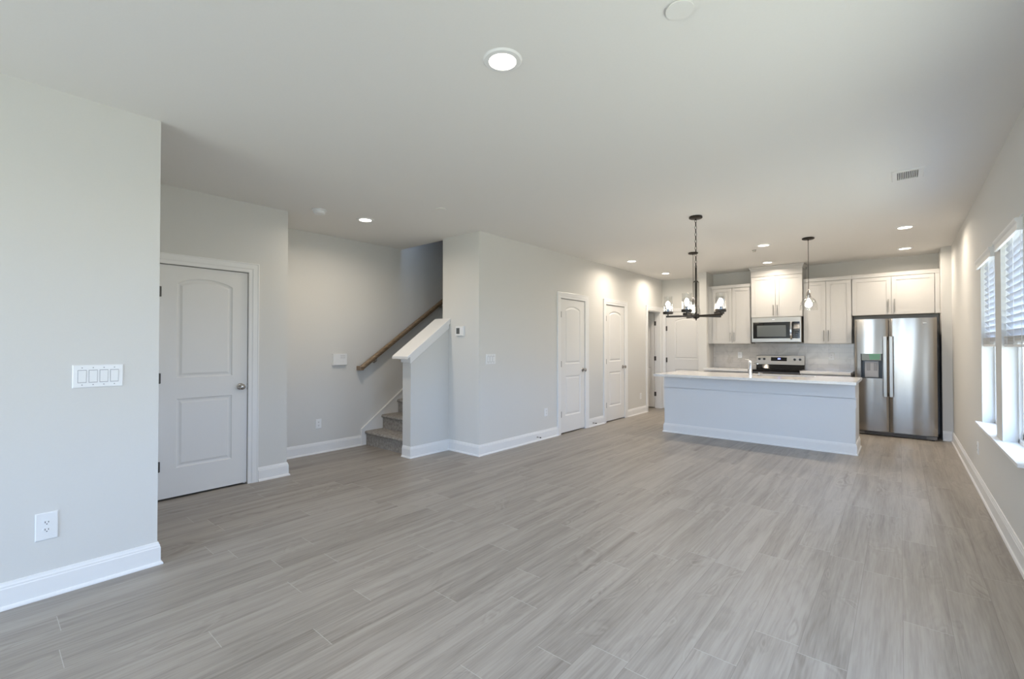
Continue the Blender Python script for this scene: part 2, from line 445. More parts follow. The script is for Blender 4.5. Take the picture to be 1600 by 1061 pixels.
# ------------------------------------------------------------------ shell
struct(box('floor', XC - 0.1, XR + 0.02, Y0 - 0.05, YE + 0.05, -0.1, 0, M_floor), 'grey-brown wood-look plank floor running through the whole room', 'floor')
f = bpy.data.objects['floor']
f.data.transform(Matrix.Translation(f.location)); f.location = (0, 0, 0)
mb = MB().box(XC - 0.12, -4.50, Y0 - 0.1, 4.016, H, H + 0.2).box(-4.50, XR + 0.1, Y0 - 0.1, YE + 0.1, H, H + 0.2)
struct(mb.build('ceiling', M_ceil), 'flat pale ceiling over living room and kitchen, open above the stairs', 'ceiling')

def wall_x(name, x0, x1, y0, y1, holes, label, z1=H, m=M_wall):
    """wall slab lying along Y; holes = (ya, yb, za, zb)"""
    mb = MB(); ys = y0
    for (a, b, c, d) in sorted(holes):
        mb.box(x0, x1, ys, a, 0, z1)
        if c > 0: mb.box(x0, x1, a, b, 0, c)
        mb.box(x0, x1, a, b, d, z1)
        ys = b
    mb.box(x0, x1, ys, y1, 0, z1)
    return struct(mb.build(name, m), label, 'wall')
def wall_y(name, y0, y1, x0, x1, holes, label, z1=H, m=M_wall, zb=0):
    mb = MB(); xs = x0
    for (a, b, c, d) in sorted(holes):
        mb.box(xs, a, y0, y1, zb, z1)
        if c > 0: mb.box(a, b, y0, y1, zb, c)
        mb.box(a, b, y0, y1, d, z1)
        xs = b
    mb.box(xs, x1, y0, y1, zb, z1)
    return struct(mb.build(name, m), label, 'wall')

DH = 2.055
W1 = (5.06, 5.87, 0.635, 2.13); W2 = (4.0, 4.80, 0.635, 2.13); W3 = (1.9, 2.7, 0.635, 2.13); W5 = (0.85, 1.65, 0.635, 2.13)
wall_x('wall_left', XA - 0.12, XA, Y0, YA, [], 'pale wall at the left edge carrying the four-rocker switch plate')
wall_y('wall_left_return', YA - 0.12, YA, XB - 0.66, XA - 0.12, [], 'return wall hidden behind the near left wall')
D1 = (1.012, 1.722); wall_x('wall_closet', XB - 0.12, XB, YA, YB, [(D1[0], D1[1], 0, DH)], 'pale wall around the large two-panel door at left')
wall_y('wall_closet_return', YB - 0.12, YB, XC - 0.12, XB - 0.12, [], 'short return wall beside the closet door wall')
wall_x('wall_stairs', XC - 0.12, XC, YB, YE, [], 'pale wall beside the stairs carrying the wooden handrail', z1=5.4)
D2 = (5.705, 6.405); D3 = (7.09, 7.80); D4 = (8.820, 9.462)
wall_x('wall_pantry', XE - 0.12, XE, YD, YE, [(D2[0], D2[1], 0, DH), (D3[0], D3[1], 0, DH), (D4[0], D4[1], 0, DH)], 'long pale wall with the two narrow panel doors')
wall_y('wall_stub', YD, YD + 0.12, -4.562, XE - 0.12, [], 'narrow end wall holding the thermostat')
wall_x('wall_stairs_inner', -4.562, -4.45, YD + 0.12, YE, [], 'inner wall on the right side of the stairs', z1=5.4)
wall_y('wall_stairs_top', YE, YE + 0.12, XC - 0.12, -4.45, [], 'wall closing the top of the stairwell', z1=5.4)
wall_y('wall_stairs_header', 3.90, 4.016, XC - 0.12, -4.45, [], 'wall above the ceiling opening over the stairs', z1=5.4, zb=H + 0.2)
struct(box('ceiling_stairwell', XC - 0.12, -4.45, 3.9, YE + 0.12, 5.4, 5.5, M_ceil), 'high ceiling over the stairwell', 'ceiling')
wall_y('wall_entry', YE, YE + 0.12, -4.45, XP0 + 0.1, [(-3.818, -2.96, 0, 2.045)], 'far wall around the entry door')
wall_x('wall_partition', XP0, XP1, YP, YE, [], 'short partition wall between entry and kitchen')
wall_y('wall_kitchen', YK, YK + 0.12, XP1, XR, [], 'back wall of the kitchen behind the white cabinets')
wall_x('wall_fridge_stub', XS, XR, YS, YK, [], 'narrow wall end to the right of the fridge')
wall_x('wall_right', XR, XR + 0.16, Y0, YE, [W1, W2, W3, W5], 'warm pale wall with the two blinded windows')
wall_y('wall_behind', Y0 - 0.14, Y0, XA - 0.12, XR + 0.16, [(-3.3, 0.4, 0.05, 2.45)], 'wall behind the camera with a glazed patio door')
wall_x('wall_pantry_inside', -4.45, -4.40, YD + 0.12, 8.60, [], 'inside wall of the cupboards under the stairs')

# ------------------------------------------------------------------ baseboards (mitred profile)
BB = [(0, 0), (0.026, 0), (0.026, 0.007), (0.022, 0.016), (0.015, 0.020), (0.015, 0.104), (0.012, 0.109), (0.012, 0.117), (0.008, 0.124), (0.006, 0.134), (0, 0.136)]
def baseboard(name, path, label, m=None):
    # path runs so that the room lies on its left
    o = MB().sweep(path, BB, lambda a, b, h: (a, b, h)).build(name, m or M_trim, smooth=False)
    return struct(o, label, 'baseboard')
CW = 0.092
baseboard('baseboard_left', [(XA - 0.12, YA), (XA, YA), (XA, Y0)], 'white baseboard along the near left wall')
baseboard('baseboard_closet', [(XC, YB), (XB, YB), (XB, D1[1] + CW + 0.004)], 'white baseboard beside the closet door')
baseboard('baseboard_stairs', [(XC, 3.375), (XC, YB)], 'white baseboard under the wall by the stairs')
baseboard('baseboard_knee', [(XE, D2[0] - CW), (XE, YD), (XK, YD), (XK, 3.363), (-4.60, 3.363), ], 'white baseboard round the knee wall and along the pantry wall')
baseboard('baseboard_between', [(XE, D3[0] - CW), (XE, D2[1] + CW)], 'short white baseboard between the two narrow doors')
baseboard('baseboard_pantry', [(XE, D4[0] - CW), (XE, D3[1] + CW)], 'white baseboard beyond the second narrow door')
baseboard('baseboard_partition', [(XP1, 9.40), (XP1, YP), (XP0, YP), (XP0, YE)], 'white baseboard round the partition by the kitchen')
baseboard('baseboard_right', [(XR, Y0), (XR, YS), (XS, YS)], 'white baseboard under the windows')

# ------------------------------------------------------------------ doors
CAS = [(0, 0), (0, 0.010), (0.006, 0.013), (0.030, 0.013), (0.040, 0.017), (0.078, 0.019), (0.086, 0.022), (0.092, 0.020), (0.092, 0)]
def casing_x(name, x, y0, y1, z, parent, wl=1.0, sgn=1):
    # opening y0..y1, height z, on a wall facing +X ; offset goes outward from the opening
    prof = [(o, h) for o, h in CAS]
    return MB().sweep([(y0, 0), (y0, z), (y1, z), (y1, 0)], prof, lambda a, b, h: (x + sgn * h, a, b)).build(name, M_trim, parent)

def leaf(mapf, w, h, panels, name, parent, t=0.035, m=None):
    """moulded door leaf. mapf(u, v, d) -> world; d is depth behind the face. panels: list of outlines (u, v)"""
    bm = bmesh.new(); edges = []
    def loop(pts, d):
        vs = [bm.verts.new(mapf(u, v, d)) for u, v in pts]
        es = [bm.edges.new((vs[i], vs[(i + 1) % len(vs)])) for i in range(len(vs))]
        return vs, es
    outer, oe = loop([(0, 0), (w, 0), (w, h), (0, h)], 0); edges += oe
    loops = []
    for P in panels:
        vs, es = loop(P, 0); edges += es; loops.append((P, vs))
    bmesh.ops.triangle_fill(bm, edges=edges, use_beauty=True)
    def inset(P, k):
        n = len(P); Q = []
        for i in range(n):
            a, b, c = Vector(P[i - 1]), Vector(P[i]), Vector(P[(i + 1) % n])
            d0, d1 = (b - a).normalized(), (c - b).normalized()
            n0, n1 = Vector((-d0.y, d0.x)), Vector((-d1.y, d1.x))
            mm = (n0 + n1).normalized(); mm = mm / max(0.4, mm.dot(n0))
            Q.append((b.x + mm.x * k, b.y + mm.y * k))
        return Q
    for P, vs in loops:
        prev = vs
        for k, d in ((0.006, 0.007), (0.016, 0.010), (0.022, 0.010), (0.040, 0.002)):
            cur = [bm.verts.new(mapf(u, v, d)) for u, v in inset(P, k)]
            for i in range(len(prev)):
                j = (i + 1) % len(prev)
                bm.faces.new((prev[i], prev[j], cur[j], cur[i]))
            prev = cur
        bm.faces.new(prev)
    back = [bm.verts.new(mapf(u, v, t)) for u, v in ((0, 0), (w, 0), (w, h), (0, h))]
    bm.faces.new(back[::-1])
    for i in range(4):
        j = (i + 1) % 4
        bm.faces.new((outer[i], back[i], back[j], outer[j]))
    mb = MB(); mb.bm.free(); mb.bm = bm
    return mb.build(name, m or M_door, parent)

def panel_outlines(w, mar, rise, mid0=0.855, mid1=1.04, top=1.875, low=0.25):
    a, b = mar, w - mar
    lower = [(a, low), (b, low), (b, mid0), (a, mid0)]
    arch = []
    n = 14
    for i in range(n + 1):
        t_ = i / n
        u = b + (a - b) * t_
        arch.append((u, top + rise * (1 - (2 * t_ - 1) ** 2) ** 0.8))
    upper = [(a, mid1), (b, mid1)] + arch
    return [lower, upper]

def knob_x(x, y, z, parent):
    mb = MB().lathe((x, y, z), [(0.001, 0), (0.032, 0.0), (0.032, 0.006), (0.026, 0.010), (0.011, 0.012), (0.010, 0.030), (0.020, 0.036), (0.0275, 0.048), (0.0265, 0.060), (0.016, 0.068), (0.001, 0.069)], 'X')
    return mb.build('knob', M_nickel, parent, smooth=True)
def hinge(x, y, z, parent):
    mb = MB().cyl((x, y, z - 0.045), (x, y, z + 0.045), 0.007, seg=12).box(x - 0.004, x - 0.001, y - 0.012, y + 0.012, z - 0.044, z + 0.044)
    return mb.build('hinge', M_hinge, parent, smooth=True)

def door_x(name, x, y0, y1, label, hinge_side=None):
    w = y1 - y0 - 0.008
    r = thing(name, (x, (y0 + y1) / 2, 0), label, 'door', kind='structure')
    leaf(lambda u, v, d: (x - 0.006 - d, y0 + 0.004 + u, 0.018 + v), w, 2.03, panel_outlines(w, 0.132 if w > 0.6 else 0.1, 0.055), 'door_leaf', r)
    casing_x('door_casing', x, y0, y1, DH, r)
    MB().box(x - 0.118, x - 0.046, y0 - 0.001, y0 + 0.016, 0, DH).box(x - 0.118, x - 0.046, y1 - 0.016, y1 + 0.001, 0, DH).box(x - 0.118, x - 0.046, y0, y1, DH - 0.016, DH + 0.001).build('door_stop', M_trim, r)
    knob_x(x - 0.006, y1 - 0.064, 0.948, r)
    box('latch_plate', x - 0.006, x - 0.003, y1 - 0.006, y1 - 0.001, 0.915, 0.975, M_nickel, r)
    if hinge_side:
        for z in (0.30, 1.06, 1.81): hinge(x + 0.004, y0 + 0.009, z, r)
    return r
door_x('door_1', XB, D1[0], D1[1], 'large white two-panel door with arched upper panel, at left of the room', True)
door_x('door_2', XE, D2[0], D2[1], 'first narrow white two-panel door along the pantry wall, nearer to the stairs', True)
door_x('door_3', XE, D3[0], D3[1], 'second narrow white two-panel door along the pantry wall, nearer to the kitchen', True)
# fourth doorway, its leaf swung into the small room
r = thing('door_4', (XE, (D4[0] + D4[1]) / 2, 0), 'open white door in the doorway at the far end of the pantry wall', 'door', kind='structure')
casing_x('door_casing', XE, D4[0], D4[1], DH, r)
MB().box(XE - 0.12, XE + 0.001, D4[0] - 0.001, D4[0] + 0.016, 0, DH).box(XE - 0.12, XE + 0.001, D4[1] - 0.016, D4[1] + 0.001, 0, DH).box(XE - 0.12, XE + 0.001, D4[0], D4[1], DH - 0.016, DH + 0.001).build('door_jamb', M_trim, r)
leaf(lambda u, v, d: (XE - 0.128 - u * 0.995, D4[1] - 0.030 + d - u * 0.06, 0.018 + v), 0.36, 2.03, panel_outlines(0.36, 0.07, 0.04), 'door_leaf', r)
for z in (0.30, 1.06, 1.81):
    MB().cyl((XE - 0.124, D4[1] - 0.024, z - 0.045), (XE - 0.124, D4[1] - 0.024, z + 0.045), 0.008, seg=12).box(XE - 0.120, XE - 0.088, D4[1] - 0.020, D4[1] - 0.016, z - 0.045, z + 0.045).build('hinge', M_hinge, r, smooth=True)
struct(MB().box(XB - 0.66, XB - 0.64, YA, YB - 0.12, 0, H).build('wall_closet_inside', M_wall), 'inside wall of the closet behind the first door', 'wall')
# small room behind door 4
struct(MB().box(-4.45, -4.43, 8.60, YE, 0, H).box(-4.43, XE - 0.12, 8.60, 8.62, 0, H).build('wall_small_room', M_wall), 'inside walls of the small room behind the open door', 'wall')
# entry door on the far wall
r = thing('door_5', (-3.39, YE, 0), 'white entry door with arched panel on the far wall, beyond the island', 'door', kind='structure')
ew = 0.85
leaf(lambda u, v, d: (-3.814 + u, YE + 0.006 + d, 0.012 + v), ew, 2.03, panel_outlines(ew, 0.182, 0.06, 0.83, 1.04, 1.84), 'door_leaf', r, 0.044)
MB().sweep([(-3.818, 0), (-3.818, 2.045), (-2.96, 2.045), (-2.96, 0)], [(o * 0.8, h) for o, h in CAS], lambda a, b, h: (a, YE - h, b)).build('door_casing', M_trim, r)
for z in (0.30, 1.03, 1.70):
    MB().cyl((-3.812, YE - 0.006, z - 0.05), (-3.812, YE - 0.006, z + 0.05), 0.009, seg=12).box(-3.815, -3.790, YE - 0.002, YE + 0.005, z - 0.05, z + 0.05).build('hinge', M_hinge, r, smooth=True)

# ------------------------------------------------------------------ knee wall, cap, stairs
SL = 0.715
def zk(y): return 1.150 + (y - 3.363) * SL
struct(MB().prism([(3.363, 0), (YD, 0), (YD, zk(YD)), (3.363, zk(3.363))], 'X', -4.605, XK).build('wall_knee', M_wall), 'low sloping half wall at the foot of the stairs', 'wall')
mb = MB()
def slope_box(mb, x0, x1, y0, y1, dz0, dz1):
    rings = []
    for y in (y0, y1):
        rings.append([(x0, y, zk(y) + dz0), (x1, y, zk(y) + dz0), (x1, y, zk(y) + dz1), (x0, y, zk(y) + dz1)])
    mb.loft(rings)
slope_box(mb, -4.715, -4.405, 3.285, YD, 0.085, 0.118)
mb2 = MB()
slope_box(mb2, XK, XK + 0.034, 3.330, YD, 0.045, 0.086)
slope_box(mb2, XK, XK + 0.018, 3.345, YD, -0.012, 0.045)
slope_box(mb2, -4.645, XK, 3.330, YD, 0.045, 0.086)
slope_box(mb2, -4.64, -4.605, 3.330, YD, 0.045, 0.086)
slope_box(mb2, -4.62, XK, 3.345, YD, 0.0, 0.045)
t = thing('trim_1', (-4.53, 3.363, 1.15), 'white sloping cap on the half wall by the stairs', 'trim', kind='structure')
mb.build('cap_board', M_trim, t, bevel=0.004); mb2.build('cap_moulding', M_trim, t, bevel=0.004)

st = thing('staircase', (-5.05, 3.435, 0), 'grey carpeted staircase rising behind the half wall', 'staircase')
RISE, RUN = 0.19, 0.258
for i in range(14):
    y = 3.435 + RUN * i; z1 = RISE * (i + 1); z0 = max(0.0, z1 - RISE - 0.02)
    nose = 0.026
    prof = [(y, z0), (y, z1 - 0.045), (y - nose * 0.7, z1 - 0.040), (y - nose, z1 - 0.022), (y - nose * 0.75, z1 - 0.006), (y - nose * 0.2, z1), (y + RUN + 0.005, z1), (y + RUN + 0.005, z0)]
    MB().prism(prof, 'X', XC + 0.022, -4.607).build('step', M_carpet, st, smooth=True)
# skirt board against the wall
def zs(y): return 0.215 + (y - 3.375) * (RISE / RUN)
sk = MB().prism([(3.375, 0.0), (3.435, 0.0), (3.44, 0.02), (7.1, zs(7.1) - 0.4), (7.1, zs(7.1)), (3.375, zs(3.375))], 'X', XC, XC + 0.018)
sk.prism([(3.362, 0.0), (3.385, 0.0), (3.385, zs(3.375) - 0.005), (7.1, zs(7.1) - 0.022), (7.1, zs(7.1) + 0.006), (3.362, zs(3.375) + 0.006)], 'X', XC, XC + 0.026)
struct(sk.build('trim_2', M_trim, bevel=0.002), 'white sloping skirt board beside the stair carpet', 'trim')
struct(box('floor_landing', XC, -4.562, 3.435 + RUN * 14, YE, 2.46, 2.66, M_carpet), 'carpeted landing at the top of the stairs', 'floor')

# handrail
hr = thing('handrail', (XC + 0.075, 3.31, 1.0), 'brown wooden handrail sloping up the stair wall', 'handrail')
def zr(y): return 1.025 + (y - 3.30) * 0.705
rings = []
shape = [(-0.016, -0.030), (0.016, -0.030), (0.018, -0.012), (0.029, -0.004), (0.031, 0.012), (0.024, 0.024), (0.010, 0.030), (-0.010, 0.030), (-0.024, 0.024), (-0.031, 0.012), (-0.029, -0.004), (-0.018, -0.012)]
for y in (3.33, 7.0):
    rings.append([(XC + 0.075 + a, y - b * 0.57, zr(y) + b * 0.81) for a, b in shape])
MB().loft(rings).build('rail', M_wood, hr, smooth=True)
# short return to the wall
MB().box(XC + 0.003, XC + 0.106, 3.292, 3.345, zr(3.33) - 0.035, zr(3.33) + 0.022).build('rail_return', M_wood, hr, bevel=0.008)
for y in (3.56, 4.75, 5.95):
    z = zr(y)
    MB().lathe((XC, y, z - 0.085), [(0.001, 0), (0.026, 0), (0.026, 0.004), (0.012, 0.012), (0.006, 0.016), (0.006, 0.06)], 'X').cyl((XC + 0.06, y, z - 0.088), (XC + 0.075, y, z - 0.024), 0.006, seg=10).box(XC + 0.058, XC + 0.092, y - 0.02, y + 0.02, z - 0.030, z - 0.024).build('bracket', M_nickel, hr, smooth=True)

# ------------------------------------------------------------------ windows, sill, blinds
def window(name, wy, label, blinds_label):
    y0, y1, z0, z1 = wy
    r = thing(name, (XR + 0.1, (y0 + y1) / 2, z0 + 0.02), label, 'window', kind='structure')
    xf = XR + 0.078
    # drywall-reveal liner in white
    MB().box(xf, xf + 0.075, y0, y0 + 0.035, z0, z1).box(xf, xf + 0.075, y1 - 0.035, y1, z0, z1).box(xf, xf + 0.075, y0, y1, z1 - 0.035, z1).box(xf, xf + 0.075, y0, y1, z0, z0 + 0.05).build('window_frame', M_trim, r, bevel=0.003)
    zm = (z0 + z1) / 2 + 0.01
    for nm, a, b, dx in (('lower_sash', z0 + 0.05, zm + 0.02, 0.016), ('upper_sash', zm - 0.02, z1 - 0.035, 0.040)):
        s_ = MB()
        ya, yb = y0 + 0.035, y1 - 0.035; x0_, x1_ = xf + dx, xf + dx + 0.022
        s_.box(x0_, x1_, ya, ya + 0.035, a, b).box(x0_, x1_, yb - 0.035, yb, a, b).box(x0_, x1_, ya, yb, a, a + 0.04).box(x0_, x1_, ya, yb, b - 0.04, b)
        so = s_.build(nm, M_trim, r, bevel=0.002)
        MB().box(x0_ + 0.009, x0_ + 0.013, ya + 0.03, yb - 0.03, a + 0.035, b - 0.035).build('pane', M_pane, so)
    return r
window('window_1', W1, 'far window of the pair, its blind half raised', '')
window('window_2', W2, 'near window of the pair, cut by the right edge of the photo', '')
window('window_3', W3, 'added window farther back along the right wall, outside the view', '')  # unseen pair, added and left without blinds to bring daylight onto the left walls
window('window_5', W5, 'added rearmost window of the right wall, outside the view', '')
r = thing('window_4', (-1.5, Y0 - 0.1, 0.05), 'glazed patio door in the wall behind the camera', 'window', kind='structure')
mb = MB().box(-3.3, 0.4, Y0 - 0.11, Y0 - 0.04, 0.05, 0.12).box(-3.3, 0.4, Y0 - 0.11, Y0 - 0.04, 2.39, 2.45)
for x in (-3.3, -1.48, 0.34): mb.box(x, x + 0.06, Y0 - 0.11, Y0 - 0.04, 0.05, 2.45)
mb.build('window_frame', M_trim, r); MB().box(-3.28, 0.38, Y0 - 0.078, Y0 - 0.074, 0.1, 2.41).build('pane', M_pane, r)
# stool running under both front windows
mb = MB().prism([(3.93, 0.635), (5.915, 0.635), (5.915, 0.657), (3.93, 0.657)], 'X', 0.512, XR)
mb.box(XR - 0.001, XR + 0.08, W2[0], W2[1], 0.635, 0.657).box(XR - 0.001, XR + 0.08, W1[0], W1[1], 0.635, 0.657)
struct(mb.build('sill_1', M_trim, bevel=0.004), 'long white sill under the pair of windows', 'sill')
mb = MB()
for (y0, y1, z0, z1) in (W1, W2):
    mb.box(XR + 0.0005, XR + 0.078, y0, y0 + 0.003, 0.657, z1).box(XR + 0.0005, XR + 0.078, y1 - 0.003, y1, 0.657, z1)
struct(mb.build('trim_3', M_wall), 'pale painted window reveals', 'trim')

def blind(wy, label):
    y0, y1, z0, z1 = wy
    r = thing('window_blind', (XR + 0.03, (y0 + y1) / 2, 1.33), label, 'window blind', 'half-raised blinds in the right wall windows')
    vy0, vy1 = y0 - 0.005, y1 + 0.04
    # valance with moulded profile, returns at both ends
    prof = [(XR - 0.028, 2.030), (XR - 0.024, 2.045), (XR - 0.024, 2.075), (XR - 0.030, 2.085), (XR - 0.034, 2.095), (XR - 0.034, 2.105), (XR - 0.012, 2.105), (XR - 0.012, 2.030)]
    MB().prism(prof, 'Y', vy0, vy1).box(XR - 0.020, XR + 0.0, vy0 + 0.001, vy0 + 0.012, 2.031, 2.104).box(XR - 0.020, XR + 0.0, vy1 - 0.012, vy1 - 0.001, 2.031, 2.104).build('valance', M_white_sheet, r)
    box('head_rail', XR + 0.012, XR + 0.062, y0 + 0.006, y1 - 0.006, 2.085, 2.128, M_white_sheet, r)
    sl = MB(); n = 14; ztop, zb = 2.065, 1.435; a = math.radians(52)
    for i in range(n):
        z = ztop - (ztop - zb) * i / (n - 1)
        cx = XR + 0.037; hw = 0.025
        dx, dz = hw * math.cos(a), hw * math.sin(a)
        q = [(cx - dx, z + dz - 0.0014), (cx + dx, z - dz - 0.0014), (cx + dx, z - dz + 0.0014), (cx - dx, z + dz + 0.0014)]
        sl.prism(q, 'Y', y0 + 0.008, y1 - 0.008)
    sl.build('slats', M_slat, r)
    sk = MB()
    for i in range(9):
        z = 1.358 + i * 0.0062
        sk.box(XR + 0.012, XR + 0.062, y0 + 0.008, y1 - 0.008, z, z + 0.0034)
    sk.build('stacked_slats', M_white_sheet, r)
    box('bottom_rail', XR + 0.012, XR + 0.062, y0 + 0.008, y1 - 0.008, 1.335, 1.354, M_white_sheet, r, bevel=0.003)
    for yy in (y0 + 0.14, y1 - 0.14, (y0 + y1) / 2):
        MB().cyl((XR + 0.010, yy, 1.34), (XR + 0.010, yy, 2.09), 0.0012, seg=6).cyl((XR + 0.063, yy, 1.34), (XR + 0.063, yy, 2.09), 0.0012, seg=6).build('ladder_cord', M_white_sheet, r)
    return r
blind(W1, 'white slatted blind in the far window, raised halfway')
blind(W2, 'white slatted blind in the near window at the photo edge, raised halfway')

# ------------------------------------------------------------------ plates on the walls
def plate_map(face, x, y):
    """local (u right, v up, d out of the wall) for walls facing +X, -Y, -X"""
    if face == '+X': return lambda u, v, d: (x + d, y + u, v)
    if face == '-X': return lambda u, v, d: (x - d, y - u, v)
    return lambda u, v, d: (x + u, y - d, v)
def pbox(mb, mp, u0, u1, v0, v1, d0, d1):
    a, b = mp(u0, v0, d0), mp(u1, v1, d1)
    mb.box(min(a[0], b[0]), max(a[0], b[0]), min(a[1], b[1]), max(a[1], b[1]), min(a[2], b[2]), max(a[2], b[2]))
def bevel_plate(mb, mp, w_, z0, z1, d=0.006):
    def ring(k, dd): return [mp(-w_ / 2 + k, z0 + k, dd), mp(w_ / 2 - k, z0 + k, dd), mp(w_ / 2 - k, z1 - k, dd), mp(-w_ / 2 + k, z1 - k, dd)]
    mb.loft([ring(0, 0), ring(0, d * 0.55), ring(0.004, d)])
def switch(face, x, y, zc, gang, label, group=None):
    mp = plate_map(face, x, y); w_ = 0.046 * gang + 0.034
    r = thing('light_switch', mp(0, zc - 0.06, 0), label, 'light switch', group)
    mb = MB(); bevel_plate(mb, mp, w_, zc - 0.064, zc + 0.064); mb.build('cover_plate', M_plast, r)
    for g in range(gang):
        u = (g - (gang - 1) / 2) * 0.046
        fr = MB(); pbox(fr, mp, u - 0.0185, u + 0.0185, zc - 0.036, zc + 0.036, 0.0055, 0.0064)
        ro = fr.build('rocker_gap', M_grey, r)
        rk = MB(); rk.loft([[mp(u - 0.0165, zc - 0.033, 0.006), mp(u + 0.0165, zc - 0.033, 0.006), mp(u + 0.0165, zc + 0.033, 0.006), mp(u - 0.0165, zc + 0.033, 0.006)],
                 [mp(u - 0.0165, zc - 0.033, 0.0085), mp(u + 0.0165, zc - 0.033, 0.0085), mp(u + 0.0165, zc + 0.033, 0.0115), mp(u - 0.0165, zc + 0.033, 0.0115)]])
        rk.build('rocker', M_plast, ro)
        for v in (zc - 0.048, zc + 0.048):
            MB().cyl(mp(u, v, 0.0055), mp(u, v, 0.0068), 0.003, seg=10).build('screw', M_grey, r)
    return r
def outlet(face, x, y, zc, label, blank=False, w_=0.075, h_=0.118, group='wall outlets'):
    mp = plate_map(face, x, y)
    r = thing('wall_outlet', mp(0, zc - h_ / 2, 0), label, 'wall outlet', group)
    mb = MB(); bevel_plate(mb, mp, w_, zc - h_ / 2, zc + h_ / 2); mb.build('cover_plate', M_plast, r)
    for s_ in (-1, 1):
        c = zc + s_ * 0.0195
        pts = []
        for i in range(20):
            a = 2 * math.pi * i / 20
            pts.append((0.0172 * math.cos(a), c + max(-0.0128, min(0.0128, 0.0172 * math.sin(a)))))
        rc = MB().loft([[mp(u, v, 0.005) for u, v in pts], [mp(u, v, 0.0078) for u, v in pts]])
        ro = rc.build('receptacle', M_plast, r)
        sl = MB()
        pbox(sl, mp, -0.0078, -0.0052, c - 0.002, c + 0.008, 0.0070, 0.0083)
        pbox(sl, mp, 0.0052, 0.0078, c - 0.001, c + 0.007, 0.0070, 0.0083)
        sl.cyl(mp(0, c - 0.0075, 0.0070), mp(0, c - 0.0075, 0.0083), 0.0026, seg=10)
        sl.build('slots', M_slot, ro)
    return r
switch('+X', XA, 0.456, 1.172, 4, 'wide white four-rocker switch plate on the near left wall')
switch('+X', XE, 4.167, 1.172, 3, 'white three-rocker switch plate on the long wall right of the thermostat')
outlet('+X', XA, 0.255, 0.378, 'large white outlet low on the near left wall', w_=0.088, h_=0.145)
outlet('+X', XC, 2.777, 0.366, 'white outlet low on the wall left of the stairs')
outlet('+X', XE, 5.333, 0.380, 'white outlet low on the long wall before the first narrow door')
outlet('+X', XE, 8.482, 0.345, 'white outlet low on the long wall between second narrow door and open doorway')
outlet('-Y', -2.321, YK - 0.008, 1.156, 'white outlet on the backsplash left of the range')
outlet('-Y', -0.891, YK - 0.008, 1.156, 'white outlet on the backsplash between range and fridge')
outlet('-X', XR, 6.18, 0.37, 'white outlet under the sill of the far window')
# chime / control box near the stairs
r = thing('wall_control_box', (XC, 3.05, 1.088), 'white rectangular control box on the wall left of the handrail', 'control box')
mp = plate_map('+X', XC, 3.05)
mb = MB(); bevel_plate(mb, mp, 0.195, 1.088, 1.235, 0.03); mb.build('housing', M_plast, r)
mb = MB()
for k in range(4): pbox(mb, mp, 0.0, 0.07, 1.175 + k * 0.012, 1.177 + k * 0.012, 0.0298, 0.0306)
mb.build('grille_lines', M_grey, r)
mb = MB(); pbox(mb, mp, 0.005, 0.030, 1.115, 1.150, 0.0298, 0.0308); pbox(mb, mp, 0.040, 0.066, 1.115, 1.150, 0.0298, 0.0308); mb.build('buttons', M_plast, r)
# thermostat on the stub wall
r = thing('thermostat', (-4.218, YD, 1.455), 'small white thermostat with grey screen on the narrow end wall', 'thermostat')
mp = plate_map('-Y', -4.218, YD)
mb = MB(); bevel_plate(mb, mp, 0.145, 1.462, 1.585, 0.026); mb.build('housing', M_plast, r)
mb = MB(); pbox(mb, mp, -0.055, 0.004, 1.487, 1.562, 0.025, 0.027); mb.build('screen', M_lcd, r)
mb = MB(); pbox(mb, mp, 0.026, 0.050, 1.475, 1.575, 0.025, 0.028); mb.build('side_panel', M_plast, r)
# door stops on the baseboards
def doorstop(x, y, label):
    r = thing('door_stop', (x + 0.015, y, 0.055), label, 'door stop', 'spring door stops on the baseboard')
    mb = MB().lathe((x + 0.015, y, 0.058), [(0.001, 0), (0.011, 0), (0.010, 0.006), (0.005, 0.010), (0.0045, 0.055), (0.001, 0.055)], 'X', 12)
    mb.build('rod', M_nickel, r, smooth=True)
    MB().lathe((x + 0.068, y, 0.058), [(0.001, 0), (0.008, 0), (0.009, 0.008), (0.006, 0.014), (0.001, 0.014)], 'X', 12).build('rubber_tip', M_dark, r, smooth=True)
doorstop(XE, 5.105, 'small metal door stop on the baseboard before the first narrow door')
doorstop(XE, 6.63, 'small metal door stop on the baseboard between the two narrow doors')
r = thing('door_stop', (XK + 0.012, 3.64, 0.13), 'thin white door stop standing against the half wall', 'door stop')

bpy.data.objects.remove(r)

